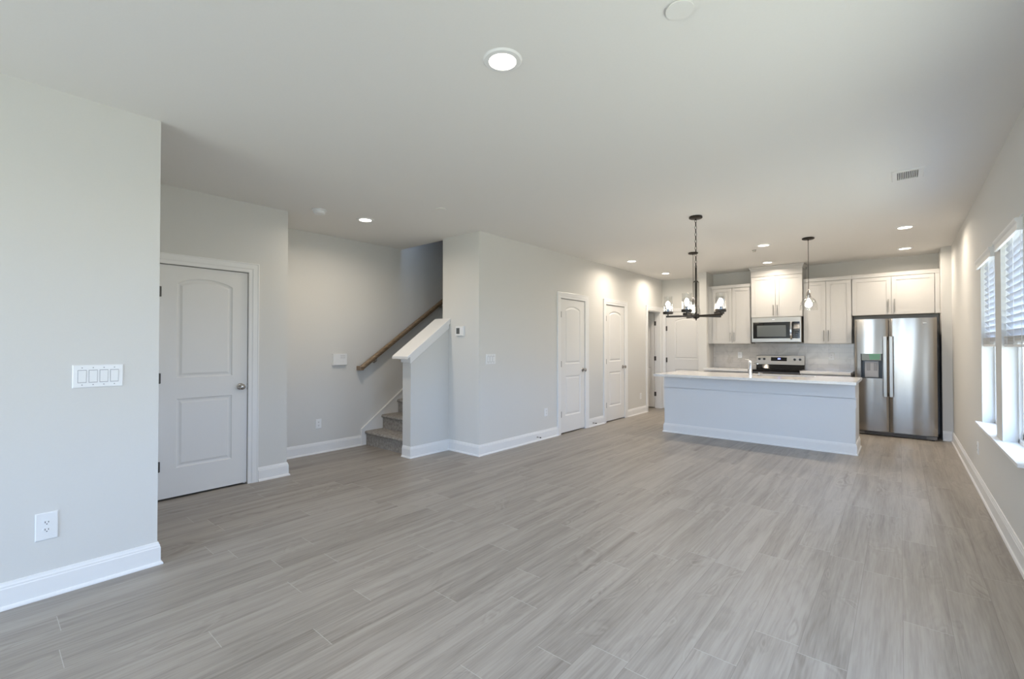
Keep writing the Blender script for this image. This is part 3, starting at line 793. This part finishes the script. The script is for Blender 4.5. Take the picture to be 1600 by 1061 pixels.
# ------------------------------------------------------------------ ceiling fittings
def ceiling_light(x, y, label, first=[None]):
    if first[0] is None:
        r = thing('ceiling_light', (x, y, H), label, 'ceiling light', 'round recessed ceiling lights')
        MB().lathe((x, y, H), [(0.064, -0.003), (0.067, -0.010), (0.088, -0.008), (0.096, 0.0), (0.064, 0.0)], 'Z', 40, cap=False).build('trim_ring', M_trim, r, smooth=True)
        MB().lathe((x, y, H), [(0.0005, -0.0065), (0.050, -0.0062), (0.0645, -0.004), (0.0645, -0.001), (0.0005, -0.001)], 'Z', 40).build('lens', M_lens, r, smooth=True)
        light('lamp', (0, 0, -0.014), (0, 0, 0), LAMP_W, WARM, parent=r, shape='DISK', size=0.12, spread=math.radians(165))
        first[0] = r
        return r
    r = copy_tree(first[0], (x, y, H)); r['label'] = label
    return r
L8 = [(-1.469, 1.655, 'large round recessed ceiling light nearest the camera, above the open floor'),
      (-4.51, 2.789, 'recessed ceiling light in front of the stairs'),
      (-3.383, 7.037, 'recessed ceiling light nearer of the two beside the narrow doors'),
      (-3.457, 8.658, 'recessed ceiling light in the far entry corner'),
      (-1.44, 7.094, 'recessed ceiling light over the island, between the two pendants'),
      (-1.694, 8.622, 'recessed ceiling light just before the tall middle cabinet'),
      (0.052, 7.092, 'upper of the two recessed ceiling lights before the fridge'),
      (0.061, 8.642, 'lower of the two recessed ceiling lights, nearest above the fridge')]
for a in L8: ceiling_light(*a)
ceiling_light(-1.469, -1.3, 'recessed ceiling light behind the camera')

r = thing('smoke_detector', (-4.55, 2.282, H), 'white round smoke detector on the ceiling before the stairs', 'smoke detector')
MB().lathe((-4.55, 2.282, H), [(0.072, 0), (0.072, -0.012), (0.068, -0.014)], 'Z', 32).build('base', M_plast, r, smooth=True)
MB().lathe((-4.55, 2.282, H), [(0.058, -0.014), (0.058, -0.030), (0.050, -0.042), (0.001, -0.044)], 'Z', 32).build('cover', M_plast, r, smooth=True)
def disc(x, y, rad, label):
    o = MB().lathe((x, y, H), [(rad * 0.9, 0), (rad * 0.9, -0.004), (rad, -0.006), (rad, -0.010), (0.001, -0.011)], 'Z', 36).build('sprinkler_cover', M_ceil, smooth=True, loc=(x, y, H))
    tag(o, label, 'sprinkler cover', 'flat sprinkler covers on the ceiling')
disc(-0.684, 1.872, 0.055, 'flat white sprinkler cover at the top edge, beside the large ceiling light')
disc(-3.566, 3.07, 0.055, 'flat white sprinkler cover on the ceiling before the narrow end wall')
r = thing('ceiling_sprinkler', (-1.62, 7.39, H), 'small dark sprinkler head on the ceiling above the island', 'sprinkler')
MB().lathe((-1.62, 7.39, H), [(0.030, 0), (0.030, -0.004), (0.012, -0.008), (0.010, -0.02), (0.022, -0.022), (0.022, -0.026), (0.001, -0.026)], 'Z', 20).build('head', M_nickel, r, smooth=True)
# air vent
r = thing('ceiling_vent', (0.058, 4.91, H), 'white rectangular air vent on the ceiling near the window wall', 'ceiling vent')
vx0, vx1, vy0, vy1 = -0.045, 0.160, 4.77, 5.05
MB().sweep([(vx0, vy0), (vx1, vy0), (vx1, vy1), (vx0, vy1)], [(0, 0), (0.0, -0.004), (0.008, -0.008), (0.036, -0.008), (0.036, 0.0)], lambda a, b, h: (a, b, H + h), closed=True).build('frame', M_ceil, r)
box('backing', vx0 + 0.03, vx1 - 0.03, vy0 + 0.03, vy1 - 0.03, H - 0.0015, H - 0.0005, M_slot, r)
for i in range(12):
    x = vx0 + 0.040 + i * 0.0112
    MB().loft([[(x, yy, H - 0.002), (x + 0.0045, yy, H - 0.002), (x + 0.0070, yy, H - 0.009), (x + 0.0025, yy, H - 0.009)] for yy in (vy0 + 0.034, vy1 - 0.034)]).build('fin', M_ceil, r)

# ------------------------------------------------------------------ island
IX0, IX1, IY0, IY1 = -2.810, -0.425, 6.975, 7.645
isl = thing('kitchen_island', ((IX0 + IX1) / 2, (IY0 + IY1) / 2, 0), 'long pale kitchen island with white baseboard', 'kitchen island')
MB().box(IX0, IX1, IY0, IY1 - 0.02, 0.0, 0.69).box(IX0, -1.70, IY0, IY1 - 0.02, 0.69, 0.878).box(-0.87, IX1, IY0, IY1 - 0.02, 0.69, 0.878).box(-1.70, -0.87, IY0, 7.20, 0.69, 0.878).build('body', M_island, isl, bevel=0.002)
MB().sweep([(IX1, IY1 - 0.03), (IX1, IY0), (IX0, IY0), (IX0, IY1 - 0.03)], BB, lambda a, b, h: (a, b, h)).build('baseboard', M_trim, isl)
MB().sweep([(IX1, IY1 - 0.03), (IX1, IY0), (IX0, IY0), (IX0, IY1 - 0.03)], [(0, 0.850), (0.006, 0.852), (0.008, 0.866), (0.016, 0.868), (0.016, 0.878), (0, 0.878)], lambda a, b, h: (a, b, h)).build('apron_moulding', M_island, isl)
for k in range(4):
    x0_ = IX0 + 0.02 + k * (IX1 - IX0 - 0.04) / 4; x1_ = x0_ + (IX1 - IX0 - 0.04) / 4 - 0.004
    d = MB().box(x0_, x1_, IY1 - 0.02, IY1, 0.10, 0.87).build('door', M_cab, isl, bevel=0.002)
    MB().cyl((x1_ - 0.05, IY1 + 0.03, 0.70), (x1_ - 0.05, IY1 + 0.03, 0.84), 0.006).cyl((x1_ - 0.05, IY1, 0.72), (x1_ - 0.05, IY1 + 0.03, 0.72), 0.004).cyl((x1_ - 0.05, IY1, 0.82), (x1_ - 0.05, IY1 + 0.03, 0.82), 0.004).build('handle', M_pull, d, smooth=True)
# the outlet plate on the island's right end
r = thing('wall_outlet', (IX1, 7.08, 0.56), 'white outlet on the right end of the island', 'wall outlet', 'wall outlets')
MB().box(IX1 - 0.0005, IX1 + 0.006, 7.04, 7.12, 0.565, 0.69).build('cover_plate', M_plast, r, bevel=0.002)

# countertop with a cut-out for the sink
CX0, CX1, CY0, CY1 = -2.832, -0.392, 6.610, 7.690
SX0, SX1, SY0, SY1 = -1.66, -0.90, 7.235, 7.60
ct = MB()
bm = ct.bm
def slab(bm, z0, z1):
    O = [(CX0, CY0), (CX1, CY0), (CX1, CY1), (CX0, CY1)]; I = [(SX0, SY0), (SX1, SY0), (SX1, SY1), (SX0, SY1)]
    V = {}
    for nm, P in (('o', O), ('i', I)):
        for z in (z0, z1): V[nm, z] = [bm.verts.new((x, y, z)) for x, y in P]
    for k in range(4):
        j = (k + 1) % 4
        bm.faces.new((V['o', z1][k], V['o', z1][j], V['i', z1][j], V['i', z1][k]))
        bm.faces.new((V['o', z0][j], V['o', z0][k], V['i', z0][k], V['i', z0][j]))
        bm.faces.new((V['o', z0][k], V['o', z0][j], V['o', z1][j], V['o', z1][k]))
        bm.faces.new((V['i', z0][j], V['i', z0][k], V['i', z1][k], V['i', z1][j]))
slab(bm, 0.879, 0.914)
tag(ct.build('island_countertop', M_quartz, bevel=0.003), 'long white stone countertop overhanging the island', 'countertop')
# undermount basin
s_ = MB()
a0, a1, b0, b1 = SX0 + 0.002, SX1 - 0.002, SY0 + 0.002, SY1 - 0.002
R = lambda k, z: [(a0 + k, b0 + k, z), (a1 - k, b0 + k, z), (a1 - k, b1 - k, z), (a0 + k, b1 - k, z)]
s_.loft([R(0.0, 0.70), R(0.0, 0.878), R(0.004, 0.878), R(0.012, 0.72), R(0.02, 0.71)])
sk_o = s_.build('sink', M_steel2, bevel=0.0)
tag(sk_o, 'stainless undermount sink let into the island countertop', 'sink')
# faucet
fx, fy = -1.625, 7.135
r = thing('kitchen_faucet', (fx, fy, 0.914), 'chrome single-lever faucet standing on the island', 'faucet')
MB().lathe((fx, fy, 0.914), [(0.001, 0), (0.032, 0), (0.032, 0.008), (0.025, 0.014), (0.024, 0.06), (0.0225, 0.17), (0.024, 0.176), (0.024, 0.198), (0.016, 0.206), (0.001, 0.207)], 'Z').build('column', M_chrome, r, smooth=True)
MB().cyl((fx, fy, 1.078), (fx + 0.05, fy + 0.20, 1.098), 0.015, 0.012).cyl((fx + 0.05, fy + 0.20, 1.102), (fx + 0.05, fy + 0.20, 1.065), 0.0125, 0.011).build('spout', M_chrome, r, smooth=True)
MB().cyl((fx, fy, 1.115), (fx - 0.022, fy - 0.02, 1.145), 0.009, 0.008).cyl((fx - 0.018, fy - 0.016, 1.14), (fx - 0.05, fy - 0.045, 1.150), 0.0065, 0.008).sphere((fx - 0.05, fy - 0.045, 1.150), 0.009).build('lever', M_chrome, r, smooth=True)
r = thing('soap_dispenser', (fx + 0.10, fy + 0.04, 0.914), 'small metal dispenser beside the faucet on the island', 'soap dispenser')
px_, py_ = fx + 0.10, fy + 0.04
MB().lathe((px_, py_, 0.914), [(0.001, 0), (0.020, 0), (0.018, 0.006), (0.010, 0.010), (0.009, 0.035), (0.013, 0.038), (0.012, 0.046), (0.001, 0.047)], 'Z', 20).build('pump', M_nickel, r, smooth=True)
MB().cyl((px_ - 0.01, py_, 0.952), (px_ + 0.045, py_ + 0.01, 0.950), 0.005, 0.004, seg=12).build('nozzle', M_nickel, r, smooth=True)

# ------------------------------------------------------------------ kitchen back wall
YT = YK - 0.008
struct(box('backsplash', XP1 + 0.001, -0.585, YT, YK - 0.0005, 0.914, 1.372, M_tile), 'pale marble subway tile behind range and counters', 'backsplash')

def shaker(x0, x1, y, z0, z1, parent, hx=None, hz=None, vert=True):
    """shaker door with its front at y (facing -Y)"""
    fw = 0.055
    mb = MB()
    mb.box(x0, x1, y + 0.008, y + 0.019, z0, z1)
    mb.box(x0, x0 + fw, y, y + 0.0085, z0, z1).box(x1 - fw, x1, y, y + 0.0085, z0, z1).box(x0 + fw, x1 - fw, y, y + 0.0085, z0, z0 + fw).box(x0 + fw, x1 - fw, y, y + 0.0085, z1 - fw, z1)
    d = mb.build('door', M_cab, parent, bevel=0.0012)
    if hx is not None:
        a, b = hz
        MB().cyl((hx, y - 0.030, a), (hx, y - 0.030, b), 0.0065, seg=12).cyl((hx, y, a + 0.02), (hx, y - 0.030, a + 0.02), 0.005, seg=10).cyl((hx, y, b - 0.02), (hx, y - 0.030, b - 0.02), 0.005, seg=10).build('handle', M_pull, d, smooth=True)
    return d
def upper(x0, x1, xm, y, z0, z1, zd, label, hz, crown=True, dx=0.032, fill=0.0):
    r = thing('wall_cabinet', ((x0 + x1) / 2, YK, z0), label, 'wall cabinet', 'white upper kitchen cabinets')
    box('body', x0, x1, y + 0.02, YT if z0 < 1.5 else YK, z0, z1, M_cab, r)
    g = 0.005
    shaker(x0 + g + fill, xm - g / 2, y, z0 + 0.003, zd, r, xm - dx, hz)
    shaker(xm + g / 2, x1 - g, y, z0 + 0.003, zd, r, xm + dx, hz)
    return r
UY = 9.085
r = upper(-2.735, -2.058, -2.372, UY, 1.372, 2.405, 2.398, 'left pair of white upper cabinet doors, beside the partition', (1.41, 1.58), fill=0.02)
MB().prism([(UY + 0.01, 2.405), (UY - 0.004, 2.405), (UY - 0.010, 2.44), (UY - 0.016, 2.462), (UY + 0.02, 2.462)], 'X', -2.735, -2.052).build('crown', M_cab, r)
MB().box(-2.803, -2.736, UY + 0.02, UY + 0.04, 1.372, 2.462).build('filler', M_cab, r)
MY = 9.03
r = upper(-2.040, -1.252, -1.655, MY, 1.835, 2.72, 2.555, 'tall middle white cabinet above the microwave, reaching the ceiling', (1.862, 2.045), dx=0.03)
MB().box(-2.040, -1.252, MY + 0.004, MY + 0.021, 2.562, 2.72).build('frieze', M_cab, r)
MB().sweep([(-1.252, YK - 0.002), (-1.252, MY + 0.004), (-2.040, MY + 0.004), (-2.040, YK - 0.002)], [(0, 2.665), (0.006, 2.668), (0.010, 2.690), (0.026, 2.715), (0.030, 2.735), (0, 2.735)], lambda a, b, h: (a, b, h)).build('crown', M_cab, r)
r = upper(-1.248, -0.590, -0.930, UY, 1.372, 2.405, 2.398, 'white upper cabinet pair between the range and the fridge', (1.41, 1.59))
MB().prism([(UY + 0.01, 2.405), (UY - 0.004, 2.405), (UY - 0.010, 2.44), (UY - 0.016, 2.462), (UY + 0.02, 2.462)], 'X', -1.246, -0.589).build('crown', M_cab, r)
r = upper(-0.586, 0.391, -0.098, UY, 1.815, 2.405, 2.398, 'wide short white cabinet pair above the fridge', (1.85, 2.05), dx=0.036)
MB().prism([(UY + 0.01, 2.405), (UY - 0.004, 2.405), (UY - 0.010, 2.44), (UY - 0.016, 2.462), (UY + 0.02, 2.462)], 'X', -0.586, 0.444).build('crown', M_cab, r)
MB().box(0.392, 0.444, UY, UY + 0.04, 1.815, 2.405).build('filler', M_cab, r)

def base_unit(x0, x1, label):
    r = thing('base_cabinet', ((x0 + x1) / 2, 9.13, 0), label, 'base cabinet', 'white base cabinets beside the range')
    MB().box(x0, x1, 8.86, YT, 0.10, 0.876).box(x0, x1, 8.92, YT, 0, 0.10).build('body', M_cab, r)
    xm = (x0 + x1) / 2
    for a, b, hx in ((x0 + 0.003, xm - 0.002, xm - 0.05), (xm + 0.002, x1 - 0.003, xm + 0.05)):
        shaker(a, b, 8.84, 0.11, 0.70, r, hx, (0.52, 0.66))
        d = MB().box(a, b, 8.84, 8.859, 0.71, 0.87).build('drawer', M_cab, r, bevel=0.0015)
        c = (a + b) / 2
        MB().cyl((c - 0.07, 8.81, 0.79), (c + 0.07, 8.81, 0.79), 0.0065, seg=12).cyl((c - 0.05, 8.84, 0.79), (c - 0.05, 8.81, 0.79), 0.005, seg=10).cyl((c + 0.05, 8.84, 0.79), (c + 0.05, 8.81, 0.79), 0.005, seg=10).build('handle', M_pull, d, smooth=True)
base_unit(-2.80, -2.045, 'white base cabinet left of the range, behind the island')
base_unit(-1.262, -0.59, 'white base cabinet between the range and the fridge')
tag(box('kitchen_countertop', -2.802, -2.043, 8.80, YT - 0.0005, 0.877, 0.914, M_quartz, bevel=0.003), 'short white countertop left of the range', 'countertop', 'countertops beside the range')
tag(box('kitchen_countertop', -1.264, -0.588, 8.80, YT - 0.0005, 0.877, 0.914, M_quartz, bevel=0.003), 'short white countertop between the range and the fridge', 'countertop', 'countertops beside the range')

# microwave
r = thing('microwave', (-1.64, 9.2, 1.395), 'stainless over-the-range microwave under the tall middle cabinet', 'microwave')
my = 9.00; x0, x1 = -2.025, -1.268
box('case', x0, x1, my + 0.03, YT, 1.395, 1.832, M_graphite, r)
mb = MB().box(x0, x1, my, my + 0.03, 1.745, 1.830).box(x0, x1, my, my + 0.03, 1.398, 1.462).box(x0, x0 + 0.025, my, my + 0.03, 1.462, 1.745).box(x1 - 0.022, x1, my, my + 0.03, 1.462, 1.745)
mb.build('front_frame', M_steel2, r, bevel=0.003)
gw = box('door_glass', x0 + 0.025, -1.425, my + 0.004, my + 0.03, 1.462, 1.745, M_blackglass, r)
MB().box(x0 + 0.085, -1.49, my + 0.002, my + 0.006, 1.492, 1.69).build('window_screen', M_lcd, r)
box('control_panel', -1.395, x1 - 0.022, my + 0.002, my + 0.03, 1.462, 1.745, M_blackglass, r)
mb = MB()
for i in range(3):
    for j in range(6): mb.box(-1.380 + i * 0.029, -1.362 + i * 0.029, my, my + 0.003, 1.480 + j * 0.034, 1.494 + j * 0.034)
mb.build('keypad', M_lcd, r)
mb = MB()
rings = []
for i in range(13):
    t_ = i / 12; z = 1.442 + 0.305 * t_; dy = 0.042 * math.sin(math.pi * t_) ** 0.5 if 0 < t_ < 1 else 0.0
    rings.append([(-1.412 + a, my - dy - 0.004 + b, z) for a, b in ((-0.017, 0.006), (-0.012, -0.005), (0.012, -0.005), (0.017, 0.006))])
mb.loft(rings).build('handle', M_chrome, r, smooth=True)
MB().box(-1.70, -1.66, my - 0.0015, my, 1.785, 1.795).build('badge', M_plast, r)
MB().box(x0 + 0.05, x1 - 0.05, my + 0.03, my + 0.30, 1.388, 1.396).build('vent_grille', M_slot, r)

# range
r = thing('range', (-1.645, 9.1, 0), 'stainless electric range with black glass top, between the base cabinets', 'range')
x0, x1 = -2.037, -1.270
MB().box(x0, x1, 8.84, 9.40, 0.03, 0.895).build('body', M_graphite, r)
MB().box(x0 + 0.05, x1 - 0.05, 8.9, 9.36, 0.0, 0.03).build('feet_plinth', M_dark, r)
box('cooktop', x0 - 0.002, x1 + 0.002, 8.79, 9.37, 0.895, 0.925, M_blackglass, r, bevel=0.004)
MB().box(x0 + 0.005, x1 - 0.005, 8.80, 8.84, 0.25, 0.79).build('oven_door', M_steel2, r, bevel=0.004)
box('oven_glass', x0 + 0.1, x1 - 0.1, 8.796, 8.80, 0.38, 0.68, M_blackglass, r)
MB().cyl((x0 + 0.05, 8.755, 0.745), (x1 - 0.05, 8.755, 0.745), 0.012).cyl((x0 + 0.08, 8.80, 0.745), (x0 + 0.08, 8.755, 0.745), 0.009).cyl((x1 - 0.08, 8.80, 0.745), (x1 - 0.08, 8.755, 0.745), 0.009).build('oven_handle', M_steel2, r, smooth=True)
MB().box(x0 + 0.005, x1 - 0.005, 8.80, 8.84, 0.06, 0.235).build('warming_drawer', M_steel2, r, bevel=0.004)
MB().prism([(9.335, 0.925), (YT - 0.002, 0.925), (YT - 0.002, 1.155), (9.395, 1.155), (9.372, 1.150), (9.350, 0.995)], 'X', x0 + 0.01, x1 - 0.004).build('backguard', M_blackglass, r)
def bgp(u0, u1, v0, v1, d0, d1):
    # on the sloping face of the backguard: v from 0 at z .995 to 1 at z 1.15
    def P(u, v, d): return (u, 9.350 + 0.022 * v - d, 0.995 + 0.155 * v)
    m_ = MB(); m_.loft([[P(u0, v0, d0), P(u1, v0, d0), P(u1, v1, d0), P(u0, v1, d0)], [P(u0, v0, d1), P(u1, v0, d1), P(u1, v1, d1), P(u0, v1, d1)]]); return m_
bgp(x0 + 0.008, x1 - 0.002, 0.0, 1.02, 0.0, 0.006).build('control_fascia', M_steel2, r, bevel=0.002)
cp = bgp(-1.790, -1.540, 0.42, 0.84, 0.006, 0.008).build('control_display', M_blackglass, r)
bgp(-1.682, -1.640, 0.60, 0.74, 0.008, 0.0088).build('clock_digits', M_blue, cp)
for kx in (-1.978, -1.898, -1.420, -1.338):
    c = Vector((kx, 9.350 + 0.022 * 0.62 - 0.006, 0.995 + 0.155 * 0.62))
    MB().cyl(c, c + Vector((0, -0.024, 0.002)), 0.021, 0.018, seg=24).box(kx - 0.004, kx + 0.004, c.y - 0.031, c.y - 0.02, c.z - 0.018, c.z + 0.018).build('knob', M_dark, r, smooth=True)

# fridge
r = thing('refrigerator', (-0.07, 9.0, 0), 'side-by-side stainless refrigerator at the right end of the kitchen', 'refrigerator')
fx0, fx1, fs, fy = -0.530, 0.392, -0.129, 8.68
box('cabinet', fx0 + 0.006, fx1 - 0.006, fy + 0.085, 9.38, 0.03, 1.715, M_graphite, r)
box('toe_grille', fx0 + 0.01, fx1 - 0.01, fy + 0.03, fy + 0.09, 0.012, 0.062, M_graphite, r, bevel=0.003)
mb = MB()
for i in range(3): mb.box(fx0 + 0.11, fx1 - 0.12, fy + 0.027, fy + 0.031, 0.02 + i * 0.013, 0.026 + i * 0.013)
mb.build('grille_slots', M_slot, r)
MB().cyl((fx0 + 0.05, fy + 0.05, 0), (fx0 + 0.05, fy + 0.05, 0.03), 0.018).cyl((fx1 - 0.05, fy + 0.05, 0), (fx1 - 0.05, fy + 0.05, 0.03), 0.018).cyl((fx0 + 0.05, 9.3, 0), (fx0 + 0.05, 9.3, 0.03), 0.018).cyl((fx1 - 0.05, 9.3, 0), (fx1 - 0.05, 9.3, 0.03), 0.018).build('foot_rollers', M_dark, r)
def fdoor(a, b, name, hole=None):
    """gently bowed door front, optional rectangular recess (x0,x1,z0,z1)"""
    bm = bmesh.new()
    n = 24
    def yy(x):
        t_ = (x - a) / (b - a) * 2 - 1
        return fy + 0.016 * t_ * t_ * (1 if abs(t_) < 0.92 else 1) + (0.010 * max(0, abs(t_) - 0.93) / 0.07) ** 1.0
    xs = sorted(set([a + (b - a) * i / n for i in range(n + 1)] + (list(hole[:2]) if hole else [])))
    zsx = [0.068, 1.735] + (list(hole[2:]) if hole else [])
    zsx = sorted(zsx)
    G = {}
    for x in xs:
        for z in zsx: G[x, z] = bm.verts.new((x, yy(x), z))
    B = {}
    for x in xs:
        for z in (zsx[0], zsx[-1]): B[x, z] = bm.verts.new((x, fy + 0.078, z))
    for i in range(len(xs) - 1):
        for k in range(len(zsx) - 1):
            x_, X_, z_, Z_ = xs[i], xs[i + 1], zsx[k], zsx[k + 1]
            if hole and x_ >= hole[0] - 1e-6 and X_ <= hole[1] + 1e-6 and z_ >= hole[2] - 1e-6 and Z_ <= hole[3] + 1e-6: continue
            bm.faces.new((G[x_, z_], G[X_, z_], G[X_, Z_], G[x_, Z_]))
        for z, fl in ((zsx[0], 1), (zsx[-1], 0)):
            bm.faces.new((G[xs[i], z], G[xs[i + 1], z], B[xs[i + 1], z], B[xs[i], z]))
        bm.faces.new((B[xs[i], zsx[0]], B[xs[i + 1], zsx[0]], B[xs[i + 1], zsx[-1]], B[xs[i], zsx[-1]]))
    for x in (xs[0], xs[-1]):
        bm.faces.new([G[x, z] for z in zsx] + [B[x, zsx[-1]], B[x, zsx[0]]])
    mb = MB(); mb.bm.free(); mb.bm = bm
    return mb.build(name, M_steel, r, smooth=True)
DPX0, DPX1, DPZ0, DPZ1 = -0.458, -0.203, 0.852, 1.217
ld = fdoor(fx0, fs - 0.004, 'left_door', (DPX0, DPX1, DPZ0, DPZ1))
rd = fdoor(fs + 0.004, fx1, 'right_door')
# dispenser
dp = MB()
y_f = fy + 0.014; y_b = fy + 0.070
dp.box(DPX0 - 0.001, DPX0 + 0.012, fy + 0.004, y_b, DPZ0, DPZ1).box(DPX1 - 0.012, DPX1 + 0.001, fy + 0.004, y_b, DPZ0, DPZ1).box(DPX0, DPX1, y_b - 0.004, y_b, DPZ0, DPZ1).box(DPX0, DPX1, fy + 0.002, y_b, DPZ0 - 0.001, DPZ0 + 0.012)
dpo = dp.build('dispenser_recess', M_dark, ld)
box('dispenser_display', DPX0 + 0.006, DPX1 - 0.006, fy + 0.004, y_b - 0.004, 1.118, DPZ1, M_blackglass, ld)
MB().prism([(-0.362, 1.215), (-0.222, 1.215), (-0.236, 1.128), (-0.352, 1.128)], 'Y', fy + 0.0025, fy + 0.0045).build('green_patch', M_green, ld)  # flat green trapezoid set over the dispenser display
tag(bpy.data.objects['green_patch'], 'green rectangle on the dispenser display')
box('paddle_backing', -0.412, -0.250, y_b - 0.020, y_b - 0.004, DPZ0 + 0.012, 1.105, mat('light_grey_plastic', (0.45, 0.45, 0.47), 0.4), ld, bevel=0.003)
for xx in (-0.368, -0.286):
    box('paddle', xx - 0.020, xx + 0.020, y_b - 0.030, y_b - 0.021, 0.965, 1.080, M_grey, ld, bevel=0.004)
def fhandle(xc, parent):
    mb = MB(); yh = fy - 0.052
    mb.box(xc - 0.022, xc + 0.022, yh, yh + 0.016, 0.585, 1.475).box(xc - 0.016, xc + 0.016, yh + 0.012, fy + 0.024, 0.590, 0.640).box(xc - 0.016, xc + 0.016, yh + 0.012, fy + 0.024, 1.42, 1.47)
    mb.build('handle', M_steel2, parent, bevel=0.005)
fhandle(-0.172, ld); fhandle(-0.104, rd)
MB().box(0.245, 0.285, fy + 0.002, fy + 0.007, 1.655, 1.665).build('badge', M_plast, rd)

# ------------------------------------------------------------------ chandelier
cx, cy = -1.677, 5.04
r = thing('chandelier', (cx, cy, H), 'five-light dark metal chandelier with clear glass cylinders on a chain', 'chandelier')
MB().lathe((cx, cy, H), [(0.064, 0), (0.068, -0.006), (0.068, -0.020), (0.058, -0.026), (0.010, -0.028), (0.008, -0.040), (0.001, -0.040)], 'Z', 32).build('ceiling_canopy', M_iron, r, smooth=True)
ch = MB(); z = 2.692; k = 0
while z > 2.205:
    ch.torus((cx, cy, z), 0.0125, 0.0030, (1, 0, 0) if k % 2 else (0, 1, 0), 16, 6, (0.72, 1.75)); z -= 0.037; k += 1
ch.build('chain', M_iron, r, smooth=True)
MB().torus((cx, cy, 2.195), 0.010, 0.002, (0, 1, 0), 16, 6).cyl((cx, cy, 1.66), (cx, cy, 2.185), 0.0095, seg=16).cyl((cx, cy, 2.028), (cx, cy, 2.04), 0.022, seg=20).cyl((cx, cy, 2.02), (cx, cy, 1.68), 0.014, seg=16).build('stem', M_iron, r, smooth=True)
a40 = math.radians(40.4)
rt = Vector((math.cos(a40), math.sin(a40), 0)); fw_ = Vector((-math.sin(a40), math.cos(a40), 0))
mb = MB()
for s_ in (-1, 1):
    p = Vector((cx, cy, 0)) + rt * (0.030 * s_)
    mb.cyl((p.x, p.y, 1.67), (p.x, p.y, 2.03), 0.0035, seg=8)
    mb.cyl((cx, cy, 2.028), (p.x, p.y, 2.028), 0.004, seg=8)
mb.build('side_rods', M_iron, r, smooth=True)
MB().lathe((cx, cy, 1.61), [(0.001, 0), (0.007, 0.006), (0.006, 0.014), (0.011, 0.022), (0.030, 0.030), (0.034, 0.036), (0.034, 0.068), (0.026, 0.074), (0.001, 0.074)], 'Z', 24).build('hub', M_iron, r, smooth=True)
RA = 0.288
for k in range(5):
    th = math.radians(158 + 72 * k)
    d = rt * math.cos(th) + fw_ * math.sin(th)
    d = Vector((d.x, d.y, 0)); n_ = Vector((-d.y, d.x, 0))
    c0 = Vector((cx, cy, 1.661))
    def ringat(q): return [q + n_ * 0.010 + Vector((0, 0, -0.010)), q - n_ * 0.010 + Vector((0, 0, -0.010)), q - n_ * 0.010 + Vector((0, 0, 0.010)), q + n_ * 0.010 + Vector((0, 0, 0.010))]
    arm = MB().loft([ringat(c0 + d * 0.02), ringat(c0 + d * (RA + 0.02))]).build('arm', M_iron, r, bevel=0.002)
    q = c0 + d * RA
    cup = MB().cyl((q.x, q.y, 1.668), (q.x, q.y, 1.690), 0.006, seg=12).lathe((q.x, q.y, 1.688), [(0.001, 0), (0.050, 0.0), (0.0535, 0.003), (0.0535, 0.026), (0.0505, 0.026), (0.0505, 0.006), (0.001, 0.006)], 'Z', 32).build('lamp_cup', M_iron, arm, smooth=True)
    MB().lathe((q.x, q.y, 1.694), [(0.001, 0), (0.0125, 0), (0.0125, 0.055), (0.001, 0.055)], 'Z', 16).build('socket_sleeve', M_iron, arm, smooth=True)
    MB().lathe((q.x, q.y, 1.749), [(0.010, 0), (0.012, 0.010), (0.020, 0.030), (0.023, 0.044), (0.020, 0.060), (0.011, 0.076), (0.001, 0.082)], 'Z', 20).build('bulb', M_bulb, arm, smooth=True)
    MB().lathe((q.x, q.y, 1.697), [(0.0478, 0), (0.0478, 0.185), (0.0455, 0.185), (0.0455, 0.0)], 'Z', 36, cap=False).build('glass_shade', M_glass, arm, smooth=True)

# ------------------------------------------------------------------ pendants over the island
px, py = -0.902, 7.0
r = thing('pendant_light', (px, py, H), 'clear glass pendant light over the right half of the island', 'pendant light', 'glass pendants over the island')
MB().lathe((px, py, H), [(0.066, 0), (0.070, -0.006), (0.070, -0.016), (0.060, -0.022), (0.008, -0.024), (0.007, -0.034), (0.001, -0.034)], 'Z', 32).build('ceiling_canopy', M_iron, r, smooth=True)
MB().cyl((px, py, 2.06), (px, py, H - 0.02), 0.0035, seg=10).build('cord', M_iron, r, smooth=True)
MB().lathe((px, py, 1.955), [(0.027, -0.004), (0.029, 0.0), (0.029, 0.040), (0.026, 0.062), (0.019, 0.085), (0.010, 0.104), (0.006, 0.115), (0.001, 0.116)], 'Z', 24).build('socket_cap', M_nickel, r, smooth=True)
MB().lathe((px, py, 1.80), [(0.102, 0), (0.100, 0.045), (0.090, 0.095), (0.068, 0.140), (0.040, 0.162), (0.028, 0.166), (0.026, 0.163), (0.038, 0.159), (0.066, 0.137), (0.087, 0.094), (0.097, 0.045), (0.099, 0.0), (0.102, 0.0)], 'Z', 40, cap=False).build('glass_shade', M_glass, r, smooth=True)
MB().lathe((px, py, 1.835), [(0.001, 0), (0.020, 0.004), (0.034, 0.018), (0.040, 0.038), (0.036, 0.058), (0.022, 0.085), (0.014, 0.105), (0.013, 0.12)], 'Z', 24).build('bulb', M_bulb, r, smooth=True)
r2 = copy_tree(r, (-2.37, 7.0, H)); r2['label'] = 'clear glass pendant light over the left half of the island, seen behind the chandelier'
